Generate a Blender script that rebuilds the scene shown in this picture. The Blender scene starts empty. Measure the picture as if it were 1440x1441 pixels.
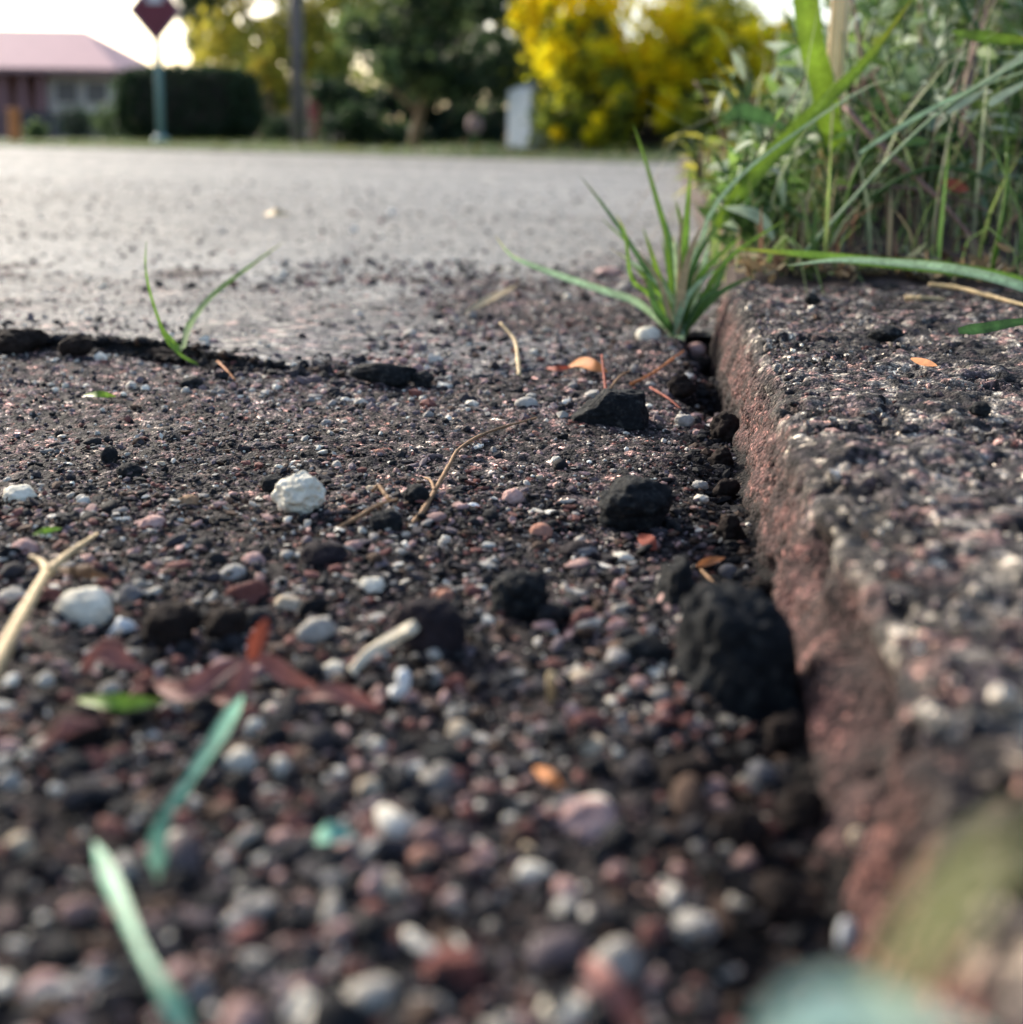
import bpy, bmesh, math, random
import numpy as np
from mathutils import Vector, Matrix

# ------------------------------------------------------------------ camera, world, sun, exposure
scene = bpy.context.scene
COL = scene.collection
H = 0.12                                   # lens 12 cm above the gutter
FPX = 1700.0                               # focal length in photo pixels (1440 wide)
PITCH, YAW, ROLL = math.radians(10), math.radians(7.33), math.radians(0.9)
YP = 209.0 + FPX * math.tan(PITCH)         # row of the optical axis
cF = np.array([-math.sin(YAW) * math.cos(PITCH), math.cos(YAW) * math.cos(PITCH), -math.sin(PITCH)])
r0 = np.array([math.cos(YAW), math.sin(YAW), 0.0])
u0 = np.cross(r0, cF)
cR = r0 * math.cos(ROLL) + u0 * math.sin(ROLL)
cU = u0 * math.cos(ROLL) - r0 * math.sin(ROLL)
EYE = np.array([0, 0, H])
cd = bpy.data.cameras.new('camera')
cam = bpy.data.objects.new('camera', cd)
COL.objects.link(cam)
M = Matrix.Identity(4)
for i in range(3):
    M[i][0], M[i][1], M[i][2], M[i][3] = cR[i], cU[i], -cF[i], EYE[i]
cam.matrix_world = M
cd.sensor_fit = 'HORIZONTAL'
cd.sensor_width = 36
cd.lens = FPX / 1440 * 36
cd.shift_y = -(720.5 - YP) / 1440
cd.clip_start, cd.clip_end = 0.01, 2000
cd.dof.use_dof = True
cd.dof.focus_distance = 0.475
cd.dof.aperture_fstop = cd.lens / 5.0
scene.camera = cam

SUN_EL, SUN_AZ = math.radians(24), math.radians(-48)      # azimuth from +Y, negative = to the left
w = bpy.data.worlds.new("World")
scene.world = w
w.use_nodes = True
nt = w.node_tree
nt.nodes.clear()
sky = nt.nodes.new('ShaderNodeTexSky')
sky.sky_type = 'NISHITA'
sky.sun_disc = False
sky.sun_elevation = SUN_EL
sky.sun_rotation = SUN_AZ
sky.air_density, sky.dust_density, sky.ozone_density = 1.0, 3.0, 1.4
bg = nt.nodes.new('ShaderNodeBackground')
bg.inputs['Strength'].default_value = 0.15
wo = nt.nodes.new('ShaderNodeOutputWorld')
nt.links.new(sky.outputs[0], bg.inputs[0])
nt.links.new(bg.outputs[0], wo.inputs[0])
sl = bpy.data.lights.new('sun', 'SUN')
sl.energy = 3.3
sl.angle = math.radians(12)
sl.color = (1.0, 0.93, 0.82)
sun = bpy.data.objects.new('sun', sl)
COL.objects.link(sun)
sd = Vector((math.sin(SUN_AZ) * math.cos(SUN_EL), math.cos(SUN_AZ) * math.cos(SUN_EL), math.sin(SUN_EL)))
sun.rotation_euler = sd.to_track_quat('Z', 'Y').to_euler()
scene.view_settings.view_transform = 'Standard'
scene.view_settings.look = 'None'
scene.view_settings.exposure = 1.1
scene.view_settings.gamma = 1
scene.view_settings.use_curve_mapping = False

rng = np.random.default_rng(7)
random.seed(7)

# ------------------------------------------------------------------ placing helpers
def ray(px, py):
    return cF + cR * ((px - 720) / FPX) - cU * ((py - YP) / FPX)
def at(px, py, d):                          # world point seen at a photo pixel, d metres along the view
    return EYE + ray(px, py) * d
def gp(px, py, z=0.0):                      # point of the level z seen at a photo pixel
    r = ray(px, py)
    return EYE + r * ((z - H) / r[2])
def depth(p):
    return float(np.dot(np.asarray(p) - EYE, cF))
def mpp(p):                                 # metres per photo pixel there
    return depth(p) / FPX

# ------------------------------------------------------------------ noise
def _h(ix, iy, iz, s):
    n = (ix.astype(np.int64) * 374761393 + iy.astype(np.int64) * 668265263 + iz.astype(np.int64) * 2147483647 + s * 974634727) & 0xFFFFFFFF
    n = ((n ^ (n >> 13)) * 1274126177) & 0xFFFFFFFF
    n = ((n ^ (n >> 16)) * 2246822519) & 0xFFFFFFFF
    n = n ^ (n >> 15)
    return (n & 0xFFFFFF) / float(0xFFFFFF)
def vnoise(P, cell, seed=0):
    P = np.asarray(P, float) / cell
    i = np.floor(P).astype(np.int64)
    f = P - i
    f = f * f * (3 - 2 * f)
    out = 0
    for dx in (0, 1):
        wx = f[:, 0] if dx else 1 - f[:, 0]
        for dy in (0, 1):
            wy = f[:, 1] if dy else 1 - f[:, 1]
            for dz in (0, 1):
                wz = f[:, 2] if dz else 1 - f[:, 2]
                out = out + wx * wy * wz * _h(i[:, 0] + dx, i[:, 1] + dy, i[:, 2] + dz, seed)
    return out * 2 - 1
def fbm(P, cell, octv=4, seed=0, gain=0.5):
    o, a = 0, 1.0
    for k in range(octv):
        o = o + a * vnoise(P, cell, seed + 17 * k)
        a *= gain
        cell *= 0.5
    return o
def worley(P, cell, seed=0):                # distance to the nearest point (0..1) and a random number of its cell
    P = np.asarray(P, float) / cell
    i = np.floor(P).astype(np.int64)
    best = np.full(len(P), 9.0)
    bid = np.zeros(len(P))
    for dx in (-1, 0, 1):
        for dy in (-1, 0, 1):
            for dz in (-1, 0, 1):
                a, b, c = i[:, 0] + dx, i[:, 1] + dy, i[:, 2] + dz
                q = np.stack([a + _h(a, b, c, seed), b + _h(a, b, c, seed + 1), c + _h(a, b, c, seed + 2)], 1)
                d = ((P - q) ** 2).sum(1)
                m = d < best
                best[m] = d[m]
                bid[m] = _h(a, b, c, seed + 3)[m]
    return np.sqrt(best), bid
def sstep(a, b, x):
    t = np.clip((np.asarray(x, float) - a) / (b - a), 0, 1)
    return t * t * (3 - 2 * t)
def P3(x, y, z=0):
    x = np.asarray(x, float).ravel()
    return np.stack([x, np.broadcast_to(np.asarray(y, float).ravel(), x.shape), np.full(x.shape, float(z)) if np.isscalar(z) else np.ravel(z)], 1)

# ------------------------------------------------------------------ object helpers
def tag(o, label=None, cat=None, group=None, kind=None):
    for k, v in (('label', label), ('category', cat), ('group', group), ('kind', kind)):
        if v:
            o[k] = v
    return o
def link(name, me, parent=None):
    o = bpy.data.objects.new(name, me)
    COL.objects.link(o)
    if parent is not None:
        o.parent = parent
        o.matrix_parent_inverse = parent.matrix_world.inverted() if False else Matrix.Translation(-Vector(parent.location))
    return o
def empty(name, loc=(0, 0, 0)):
    o = bpy.data.objects.new(name, None)
    o.empty_display_size = 0.01
    COL.objects.link(o)
    o.location = [float(v) for v in loc]
    return o
def mesh(name, V, F, mat, smooth=True, col=None):
    V = np.asarray(V, np.float32).reshape(-1, 3)
    F = np.asarray(F, np.int32)
    me = bpy.data.meshes.new(name)
    me.vertices.add(len(V))
    me.vertices.foreach_set('co', V.ravel())
    k = F.shape[1]
    me.loops.add(F.size)
    me.loops.foreach_set('vertex_index', F.ravel())
    me.polygons.add(len(F))
    me.polygons.foreach_set('loop_start', np.arange(0, F.size, k, dtype=np.int32))
    try:
        me.polygons.foreach_set('loop_total', np.full(len(F), k, np.int32))
    except Exception:
        pass
    me.polygons.foreach_set('use_smooth', np.full(len(F), bool(smooth)))
    if col is not None:
        c = np.ones((len(V), 4), np.float32)
        c[:, :3] = col
        a = me.color_attributes.new('Col', 'FLOAT_COLOR', 'POINT')
        a.data.foreach_set('color', c.ravel())
    me.materials.append(mat)
    me.update()
    me.validate()
    return me
def obj(name, V, F, mat, parent=None, smooth=True, col=None):
    return link(name, mesh(name, V, F, mat, smooth, col), parent)
class MB:                                   # collects quads and tris (tris repeat the last vertex index as separate list)
    def __init__(s):
        s.V, s.F, s.n = [], [], 0
    def add(s, V, F):
        V = np.asarray(V, float).reshape(-1, 3)
        s.V.append(V)
        s.F += [tuple(int(i) + s.n for i in f) for f in F]
        s.n += len(V)
        return s
    def box(s, c, d, rot=None):
        c, d = np.asarray(c, float), np.asarray(d, float) / 2
        v = np.array([[x, y, z] for z in (-1, 1) for y in (-1, 1) for x in (-1, 1)], float) * d
        if rot is not None:
            v = v @ np.asarray(rot).T
        return s.add(v + c, [(0, 2, 3, 1), (4, 5, 7, 6), (0, 1, 5, 4), (2, 6, 7, 3), (0, 4, 6, 2), (1, 3, 7, 5)])
    def tube(s, pts, rad, n=8, cap=True):
        pts = np.asarray(pts, float)
        rad = np.broadcast_to(np.asarray(rad, float), (len(pts),))
        V, ref = [], np.array([0.31, 0.17, 0.93])
        for i, p in enumerate(pts):
            t = pts[min(i + 1, len(pts) - 1)] - pts[max(i - 1, 0)]
            t = t / (np.linalg.norm(t) + 1e-12)
            a = np.cross(t, ref)
            a /= np.linalg.norm(a) + 1e-12
            b = np.cross(t, a)
            ref = np.cross(a, t) if False else ref
            for k in range(n):
                an = 2 * math.pi * k / n
                V.append(p + rad[i] * (a * math.cos(an) + b * math.sin(an)))
        F = [(i * n + k, i * n + (k + 1) % n, (i + 1) * n + (k + 1) % n, (i + 1) * n + k) for i in range(len(pts) - 1) for k in range(n)]
        if cap:
            F += [tuple(range(n))[::-1], tuple((len(pts) - 1) * n + k for k in range(n))]
        return s.add(V, F)
    def build(s, name, mat, parent=None, smooth=False, bevel=0):
        me = bpy.data.meshes.new(name)
        me.from_pydata(np.concatenate(s.V).tolist(), [], s.F)
        for p in me.polygons:
            p.use_smooth = smooth
        ca = me.color_attributes.new('Col', 'FLOAT_COLOR', 'POINT')
        ca.data.foreach_set('color', np.ones(4 * len(me.vertices), np.float32))
        me.materials.append(mat)
        me.update()
        o = link(name, me, parent)
        if bevel:
            b = o.modifiers.new('bevel', 'BEVEL')
            b.width = bevel
            b.segments = 2
        return o
def curve(pts, n):                          # Catmull-Rom through the points
    p = np.asarray(pts, float)
    p = np.vstack([2 * p[0] - p[1], p, 2 * p[-1] - p[-2]])
    out = []
    m = len(p) - 3
    for t in np.linspace(0, m - 1e-6, n):
        i = int(t)
        f = t - i
        a, b, c, d = p[i:i + 4]
        out.append(0.5 * (2 * b + (c - a) * f + (2 * a - 5 * b + 4 * c - d) * f * f + (3 * b - a - 3 * c + d) * f ** 3))
    return np.array(out)

# ------------------------------------------------------------------ materials
def new_mat(name):
    m = bpy.data.materials.new(name)
    m.use_nodes = True
    n = m.node_tree
    n.nodes.clear()
    return m, n.nodes, n.links
def ramp(N, fac, L, stops):
    r = N.new('ShaderNodeValToRGB')
    e = r.color_ramp.elements
    while len(e) < len(stops):
        e.new(0.5)
    for k, (p, c) in enumerate(stops):
        e[k].position = p
        e[k].color = (*c, 1)
    L.new(fac, r.inputs[0])
    return r.outputs[0]
def noise(N, L, scale, detail=5, rough=0.6, coord='Object'):
    tc = N.new('ShaderNodeTexCoord')
    t = N.new('ShaderNodeTexNoise')
    t.inputs['Scale'].default_value = scale
    t.inputs['Detail'].default_value = detail
    t.inputs['Roughness'].default_value = rough
    L.new(tc.outputs[coord], t.inputs['Vector'])
    return t.outputs[0]
def finish(m, N, L, col, rough=0.85, bump=None, bdist=0.001, bstr=0.6, spec=0.3, trans=0.0, tcol=None):
    p = N.new('ShaderNodeBsdfPrincipled')
    p.inputs['Roughness'].default_value = rough
    p.inputs['Specular IOR Level'].default_value = spec
    if isinstance(col, tuple):
        p.inputs['Base Color'].default_value = (*col, 1)
    else:
        L.new(col, p.inputs['Base Color'])
    if bump is not None:
        b = N.new('ShaderNodeBump')
        b.inputs['Distance'].default_value = bdist
        b.inputs['Strength'].default_value = bstr
        L.new(bump, b.inputs['Height'])
        L.new(b.outputs[0], p.inputs['Normal'])
    o = N.new('ShaderNodeOutputMaterial')
    sh = p.outputs[0]
    if trans:
        t = N.new('ShaderNodeBsdfTranslucent')
        c = tcol if tcol is not None else col
        if isinstance(c, tuple):
            t.inputs[0].default_value = (*c, 1)
        else:
            L.new(c, t.inputs[0])
        x = N.new('ShaderNodeMixShader')
        x.inputs[0].default_value = trans
        L.new(sh, x.inputs[1])
        L.new(t.outputs[0], x.inputs[2])
        sh = x.outputs[0]
    L.new(sh, o.inputs[0])
    return m
def rock_mat(name, stops, scale=180, rough=0.88, bscale=800, bdist=0.0009, spec=0.18):
    m, N, L = new_mat(name)
    c = ramp(N, noise(N, L, scale), L, stops)
    return finish(m, N, L, c, rough, noise(N, L, bscale, 6, 0.7), bdist, 0.8, spec)
def attr_mat(name, rough=0.85, vscale=700, bscale=1500, bdist=0.0004, trans=0.0, spec=0.3, vary=0.35, bstr=0.7):
    m, N, L = new_mat(name)
    a = N.new('ShaderNodeAttribute')
    a.attribute_name = 'Col'
    v = ramp(N, noise(N, L, vscale), L, [(0.25, (1 - vary,) * 3), (0.75, (1 + vary,) * 3)])
    x = N.new('ShaderNodeMix')
    x.data_type, x.blend_type = 'RGBA', 'MULTIPLY'
    x.inputs[0].default_value = 1
    L.new(a.outputs['Color'], x.inputs[6])
    L.new(v, x.inputs[7])
    return finish(m, N, L, x.outputs[2], rough, noise(N, L, bscale, 6, 0.7) if bdist else None, bdist, bstr, spec, trans)
def cell_mat(name, rough, cells, stops, bd, spec=0.3, amount=1.0):
    m, N, L = new_mat(name)
    a = N.new('ShaderNodeAttribute')
    a.attribute_name = 'Col'
    tc = N.new('ShaderNodeTexCoord')
    wv = N.new('ShaderNodeTexNoise')
    wv.inputs['Scale'].default_value = cells * 0.9
    ad = N.new('ShaderNodeVectorMath')
    ad.operation = 'MULTIPLY_ADD'
    ad.inputs[1].default_value = (0.5 / cells,) * 3
    L.new(tc.outputs['Object'], wv.inputs['Vector'])
    L.new(wv.outputs['Color'], ad.inputs[0])
    L.new(tc.outputs['Object'], ad.inputs[2])
    prev, hs = a.outputs['Color'], None
    for k, (sc, am) in enumerate(((cells, amount), (cells * 2.3, amount * 0.7))):
        v = N.new('ShaderNodeTexVoronoi')
        v.inputs['Scale'].default_value = sc
        L.new(ad.outputs[0], v.inputs['Vector'])
        sx = N.new('ShaderNodeSeparateColor')
        L.new(v.outputs['Color'], sx.inputs[0])
        c = ramp(N, sx.outputs[0], L, stops)
        x = N.new('ShaderNodeMix')
        x.data_type, x.blend_type = 'RGBA', 'MULTIPLY'
        x.inputs[0].default_value = am
        L.new(prev, x.inputs[6])
        L.new(c, x.inputs[7])
        prev = x.outputs[2]
        mm = N.new('ShaderNodeMath')
        mm.operation = 'MULTIPLY_ADD'
        L.new(v.outputs['Distance'], mm.inputs[0])
        mm.inputs[1].default_value = -1.0 if k == 0 else -0.5
        if hs is None:
            L.new(sx.outputs[1], mm.inputs[2])
        else:
            L.new(hs, mm.inputs[2])
        hs = mm.outputs[0]
    return finish(m, N, L, prev, rough, hs, bd, 0.9, spec)
def blade_mat(name, c, rough=0.5, trans=0.35):
    m, N, L = new_mat(name)
    a = N.new('ShaderNodeAttribute')
    a.attribute_name = 'Col'
    v = ramp(N, noise(N, L, 350, 4, 0.7), L, [(0.3, tuple(x * .7 for x in c)), (0.7, tuple(min(1, x * 1.3) for x in c))])
    x = N.new('ShaderNodeMix')
    x.data_type, x.blend_type = 'RGBA', 'MULTIPLY'
    x.inputs[0].default_value = 1
    L.new(v, x.inputs[6])
    L.new(a.outputs['Color'], x.inputs[7])
    return finish(m, N, L, x.outputs[2], rough, noise(N, L, 900), 0.0003, 0.5, 0.3, trans)
def plain_mat(name, c, var=0.2, scale=6, rough=0.8, trans=0.0, spec=0.3, bdist=0.0, bscale=60):
    m, N, L = new_mat(name)
    a, b = tuple(v * (1 - var) for v in c), tuple(min(1, v * (1 + var)) for v in c)
    cc = ramp(N, noise(N, L, scale), L, [(0.3, a), (0.7, b)])
    return finish(m, N, L, cc, rough, noise(N, L, bscale) if bdist else None, bdist, 0.7, spec, trans)

MAT = {}
AGG = [(0.0, (0.30, 0.30, 0.33)), (0.45, (0.65, 0.62, 0.65)), (0.72, (1.1, 1.05, 1.05)), (0.88, (1.7, 1.5, 1.45)), (0.955, (4.6, 4.3, 3.9))]
MAT['ground'] = cell_mat('gutter_aggregate', 0.85, 620, AGG, 0.0011, 0.16)
MAT['gravel'] = attr_mat('gravel_stone', 0.85, 500, 1600, 0.0004, spec=0.18)
MAT['road'] = cell_mat('road_asphalt', 0.75, 330, [(0.0, (0.55, 0.55, 0.55)), (0.4, (0.9, 0.9, 0.9)), (0.8, (1.1, 1.1, 1.1)), (0.96, (1.5, 1.5, 1.45))], 0.0012, 0.35, 0.9)
MAT['kerb'] = cell_mat('kerb_concrete', 0.85, 620, [(0.0, (0.32, 0.32, 0.33)), (0.45, (0.65, 0.63, 0.64)), (0.75, (1.05, 1.03, 1.02)), (0.9, (1.6, 1.5, 1.45)), (0.965, (3.0, 2.9, 2.7))], 0.0013, 0.25, 0.85)
MAT['soil'] = plain_mat('dark_soil', (0.022, 0.017, 0.014), 0.5, 60, 0.95, bdist=0.004, bscale=120)
MAT['blossom'] = attr_mat('yellow_blossom', 0.6, 3, 1, 0.0, trans=0.62, vary=0.12)
MAT['bank_soil'] = plain_mat('bank_soil', (0.055, 0.039, 0.035), 0.6, 90, 0.95, bdist=0.004, bscale=140)
MAT['foliage'] = attr_mat('leaf_foliage', 0.6, 3, 1, 0.0, trans=0.5, vary=0.25)
MAT['weed_leaf'] = attr_mat('weed_leaf', 0.5, 60, 1, 0.0, trans=0.45, vary=0.25)
MAT['white_rock'] = rock_mat('white_limestone', [(0.3, (0.60, 0.54, 0.42)), (0.6, (0.84, 0.78, 0.64))], 140)
MAT['pale_rock'] = rock_mat('pale_grey_stone', [(0.3, (0.29, 0.27, 0.24)), (0.7, (0.48, 0.45, 0.40))], 160)
MAT['cream_rock'] = rock_mat('cream_stone', [(0.3, (0.42, 0.33, 0.22)), (0.7, (0.60, 0.50, 0.38))], 160)
MAT['pink_rock'] = rock_mat('pink_stone', [(0.3, (0.38, 0.20, 0.17)), (0.7, (0.58, 0.42, 0.38))], 150)
MAT['salmon_rock'] = rock_mat('salmon_stone', [(0.3, (0.34, 0.15, 0.10)), (0.7, (0.48, 0.26, 0.19))], 150)
MAT['tan_rock'] = rock_mat('tan_stone', [(0.3, (0.22, 0.13, 0.07)), (0.7, (0.38, 0.25, 0.15))], 150)
MAT['grey_rock'] = rock_mat('grey_stone', [(0.3, (0.10, 0.10, 0.105)), (0.7, (0.21, 0.20, 0.20))], 200)
MAT['red_rock'] = rock_mat('brick_red_stone', [(0.3, (0.12, 0.042, 0.034)), (0.7, (0.22, 0.085, 0.07))], 200)
MAT['black_rock'] = rock_mat('black_bitumen', [(0.3, (0.006, 0.007, 0.009)), (0.55, (0.018, 0.020, 0.022)), (0.68, (0.06, 0.06, 0.058)), (0.8, (0.14, 0.135, 0.12))], 330, 0.85, 520, 0.003)
MAT['purple_rock'] = rock_mat('dark_purple_lump', [(0.3, (0.012, 0.009, 0.011)), (0.7, (0.035, 0.026, 0.030))], 160, 0.9, 420, 0.0022)
MAT['clod'] = rock_mat('dark_earth_clod', [(0.3, (0.010, 0.007, 0.006)), (0.7, (0.035, 0.024, 0.020))], 220, 0.95, 500, 0.003)
MAT['straw'] = plain_mat('dry_straw', (0.50, 0.37, 0.20), 0.3, 250, 0.7)
MAT['twig'] = plain_mat('brown_twig', (0.26, 0.15, 0.075), 0.35, 300, 0.8)
MAT['wood'] = plain_mat('bleached_wood', (0.62, 0.54, 0.40), 0.2, 200, 0.75, bdist=0.0004, bscale=500)
MAT['white_chip'] = plain_mat('white_chip', (0.75, 0.74, 0.70), 0.1, 200, 0.6)
MAT['orange_leaf'] = plain_mat('orange_dry_leaf', (0.50, 0.20, 0.07), 0.3, 180, 0.7, 0.25)
MAT['red_leaf'] = plain_mat('red_dry_leaf', (0.30, 0.075, 0.045), 0.4, 200, 0.75, 0.2)
MAT['brown_leaf'] = plain_mat('brown_dry_leaf', (0.13, 0.07, 0.035), 0.4, 200, 0.8, 0.15)
MAT['pink_leaf'] = plain_mat('wilted_pink_leaf', (0.24, 0.10, 0.085), 0.4, 200, 0.7, 0.2)
MAT['blade'] = blade_mat('green_blade', (0.13, 0.24, 0.03), 0.45, 0.35)
MAT['blade_dark'] = blade_mat('dark_green_blade', (0.06, 0.13, 0.035), 0.45, 0.3)
MAT['blade_bright'] = blade_mat('bright_green_blade', (0.145, 0.235, 0.022), 0.45, 0.4)
MAT['blade_pale'] = blade_mat('pale_green_blade', (0.30, 0.42, 0.24), 0.45, 0.25)
MAT['blade_mint'] = blade_mat('cut_blue_green_blade', (0.17, 0.38, 0.25), 0.5, 0.2)
MAT['mint_scrap'] = plain_mat('mint_scrap', (0.18, 0.42, 0.31), 0.2, 120, 0.5)
MAT['near_yellow'] = plain_mat('yellow_green_leaf', (0.68, 0.64, 0.26), 0.2, 60, 0.6, 0.5)
MAT['near_mint'] = plain_mat('pale_mint_leaf', (0.60, 0.85, 0.70), 0.12, 60, 0.5, 0.45)
MAT['stem'] = plain_mat('weed_stalk', (0.20, 0.12, 0.10), 0.35, 120, 0.7)
MAT['silver'] = plain_mat('silvery_seed', (0.44, 0.50, 0.32), 0.2, 120, 0.7, 0.2)
MAT['bark'] = plain_mat('tree_bark', (0.20, 0.13, 0.07), 0.4, 5, 0.9)
MAT['bark_dark'] = plain_mat('dark_bark', (0.05, 0.04, 0.035), 0.4, 5, 0.9)
MAT['pole'] = plain_mat('weathered_pole', (0.19, 0.16, 0.155), 0.25, 4, 0.85)
MAT['sign_red'] = plain_mat('faded_red_sign', (0.17, 0.035, 0.05), 0.1, 3, 0.55)
MAT['sign_rim'] = plain_mat('pale_sign_rim', (0.42, 0.30, 0.32), 0.1, 3, 0.6)
MAT['sign_white'] = plain_mat('white_sign_print', (0.70, 0.66, 0.66), 0.05, 3, 0.6)
MAT['post_green'] = plain_mat('grey_green_post', (0.17, 0.28, 0.27), 0.1, 3, 0.6)
MAT['roof'] = plain_mat('pink_roof', (0.70, 0.42, 0.40), 0.05, 1.5, 0.8)  # paled to carry the hazy flare; house wall and carport below too
MAT['house_wall'] = plain_mat('house_wall', (0.66, 0.58, 0.53), 0.1, 1.0, 0.85)
MAT['house_dark'] = plain_mat('carport_brick', (0.30, 0.16, 0.165), 0.2, 1.0, 0.85)
MAT['fascia'] = plain_mat('fascia', (0.30, 0.17, 0.17), 0.1, 2.0, 0.7)
MAT['window'] = plain_mat('window_glass', (0.16, 0.14, 0.14), 0.1, 1.0, 0.15)
MAT['fence'] = plain_mat('grey_fence_board', (0.10, 0.09, 0.095), 0.25, 2, 0.85)
MAT['orange_post'] = plain_mat('orange_post', (0.55, 0.20, 0.07), 0.15, 3, 0.7)
MAT['red_post'] = plain_mat('red_post', (0.34, 0.06, 0.06), 0.15, 3, 0.6)
MAT['white_wall'] = plain_mat('white_painted_masonry', (0.88, 0.87, 0.84), 0.06, 3, 0.8)
MAT['pink_wall'] = plain_mat('pale_pink_wall', (0.42, 0.31, 0.28), 0.12, 1, 0.85)
MAT['grass_ground'] = plain_mat('grass_ground', (0.055, 0.075, 0.03), 0.5, 3, 0.95)
MAT['stake'] = plain_mat('pale_wood_stake', (0.86, 0.60, 0.32), 0.15, 30, 0.7)

# ------------------------------------------------------------------ main lines of the place
K = 0.27 * H                                           # kerb height
X0 = float((gp(1038, 620)[0] + gp(1190, 1290)[0]) / 2)   # kerb foot
X1 = float((gp(1140, 640, K)[0] + gp(1290, 960, K)[0]) / 2)  # kerb top edge
Y_END = float(gp(1040, 402, K)[1])                     # far end of the long kerb stone
Y_JOINT = float(gp(1330, 1010, K)[1])                  # joint between the kerb stones
print('X0 %.4f X1 %.4f K %.4f end %.3f joint %.3f' % (X0, X1, K, Y_END, Y_JOINT))

crack_px = [(-300, 468), (0, 487), (110, 494), (250, 503), (340, 518), (480, 526), (620, 535), (760, 520), (900, 480), (980, 470)]
ck = np.array([gp(*p)[:2] for p in crack_px])
ck = ck[np.argsort(ck[:, 0])]
def crack_y(x):
    x = np.asarray(x, float)
    return np.interp(x, ck[:, 0], ck[:, 1]) + 0.006 * vnoise(P3(x, 0 * x), 0.03, 5).reshape(x.shape) + 0.003 * vnoise(P3(x, 0 * x), 0.009, 6).reshape(x.shape)
X_LIP = float(gp(420, 520)[0])
def lip(x):                                            # how proud of the gutter the road's broken edge is
    return 0.0003 + 0.0048 * (1 + 0.35 * vnoise(P3(np.asarray(x), 0 * np.asarray(x)), 0.025, 8).reshape(np.shape(x))) * (1 - sstep(X_LIP - 0.05, X_LIP + 0.05, x))
holes = [(*gp(1000, 545)[:2], 0.016, 0.030, 0.026), (*gp(1010, 490)[:2], 0.015, 0.05, 0.016)]
def ground_z(x, y, fine=True):
    shp = np.shape(x)
    x, y = np.asarray(x, float).ravel(), np.asarray(y, float).ravel()
    p = P3(x, y)
    z = 0.0022 * fbm(p, 0.09, 3, 1) + 0.0008 * fbm(p, 0.016, 2, 4)
    d = x - (X0 - 0.008)
    m = 0.45 + 0.55 * sstep(-0.4, 0.6, vnoise(P3(0 * x, y), 0.055, 9))
    z = z - 0.009 * m * np.exp(-(d / 0.010) ** 2)
    for hx, hy, rx, ry, dz in holes:
        z = z - dz * np.exp(-((x - hx) / rx) ** 4 - ((y - hy) / ry) ** 4)
    z = z + 0.005 * (1 - sstep(0.14, 0.33, y))          # loose gravel heaped a little nearest the lens
    return z.reshape(shp)
def gz(x, y):
    return float(ground_z(np.array([x]), np.array([y]))[0])

# ------------------------------------------------------------------ structure: ground, gutter, road
def grid_faces(nr, nc):
    i = np.arange(nr * nc).reshape(nr, nc)
    return np.stack([i[:-1, :-1], i[:-1, 1:], i[1:, 1:], i[1:, :-1]], -1).reshape(-1, 4)

PAL = {'dark': (0.018, 0.018, 0.020), 'char': (0.040, 0.036, 0.040), 'lilac': (0.150, 0.118, 0.124), 'grey': (0.23, 0.215, 0.20),
       'pale': (0.46, 0.42, 0.36), 'white': (0.70, 0.65, 0.55), 'pink': (0.38, 0.24, 0.215), 'red': (0.16, 0.065, 0.055), 'brown': (0.09, 0.055, 0.038)}
def pick_cols(r, names, weights):
    wts = np.cumsum(np.array(weights, float) / sum(weights))
    idx = np.searchsorted(wts, np.clip(r, 0, 0.99999))
    return np.array([PAL[n] for n in names])[idx]

NR, NC = 600, 500
ty = np.linspace(0, 1, NR)
yy = 0.05 + 1.05 * (0.42 * ty + 0.58 * ty ** 2.2)
tx = np.linspace(0, 1, NC)
Y = np.repeat(yy[:, None], NC, 1)
wid = 0.22 + 0.62 * Y
Xg = (X0 + 0.03) - wid * (tx[None, :] ** 1.15)
Zg = ground_z(Xg, Y)
pf = P3(Xg, Y, Zg.ravel())
wd, wi = worley(pf * [1, 1, 0.6], 0.0034, 3)
wd2, wi2 = worley(pf, 0.0075, 13)
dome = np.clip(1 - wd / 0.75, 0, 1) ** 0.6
near = 1 - sstep(0.33, 0.47, Y.ravel())
Zf = Zg.ravel() + dome * 0.0011 * (0.4 + 0.9 * (wi * 7 % 1)) + 0.0016 * np.clip(1 - wd2 / 0.7, 0, 1) ** 0.7 * (wi2 > 0.62)
nearsoil = (1 - sstep(0.30, 0.46, Y.ravel() + 0.04 * fbm(pf, 0.05, 2, 32)))[:, None]
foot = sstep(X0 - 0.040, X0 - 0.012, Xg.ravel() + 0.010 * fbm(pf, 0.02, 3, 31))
patch = sstep(-0.25, 0.55, fbm(pf, 0.06, 3, 41))
colg = pick_cols(wi, ['dark', 'char', 'lilac', 'grey', 'pink', 'red', 'pale'], [30, 34, 16, 6, 6, 4, 4])
colg = colg * 0.72 * (0.6 + 0.7 * patch)[:, None]
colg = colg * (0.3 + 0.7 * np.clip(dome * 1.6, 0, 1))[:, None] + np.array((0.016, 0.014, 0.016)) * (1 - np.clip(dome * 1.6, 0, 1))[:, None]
big = (wi2 > 0.62)[:, None] * np.clip(1.4 - wd2 / 0.5, 0, 1)[:, None] * 0.6
colg = colg * (1 - big) + pick_cols((wi2 - .62) / .38, ['char', 'lilac', 'pink', 'grey', 'dark'], [30, 25, 12, 12, 20]) * big
soil = np.array((0.007, 0.0055, 0.005))  # dark soil, made near-black to paint in the shade of the kerb gap
colg = colg * (1 - 0.72 * nearsoil) + np.array((0.014, 0.012, 0.012)) * 0.72 * nearsoil
colg = colg * (1 - foot)[:, None] + soil * foot[:, None]
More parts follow.
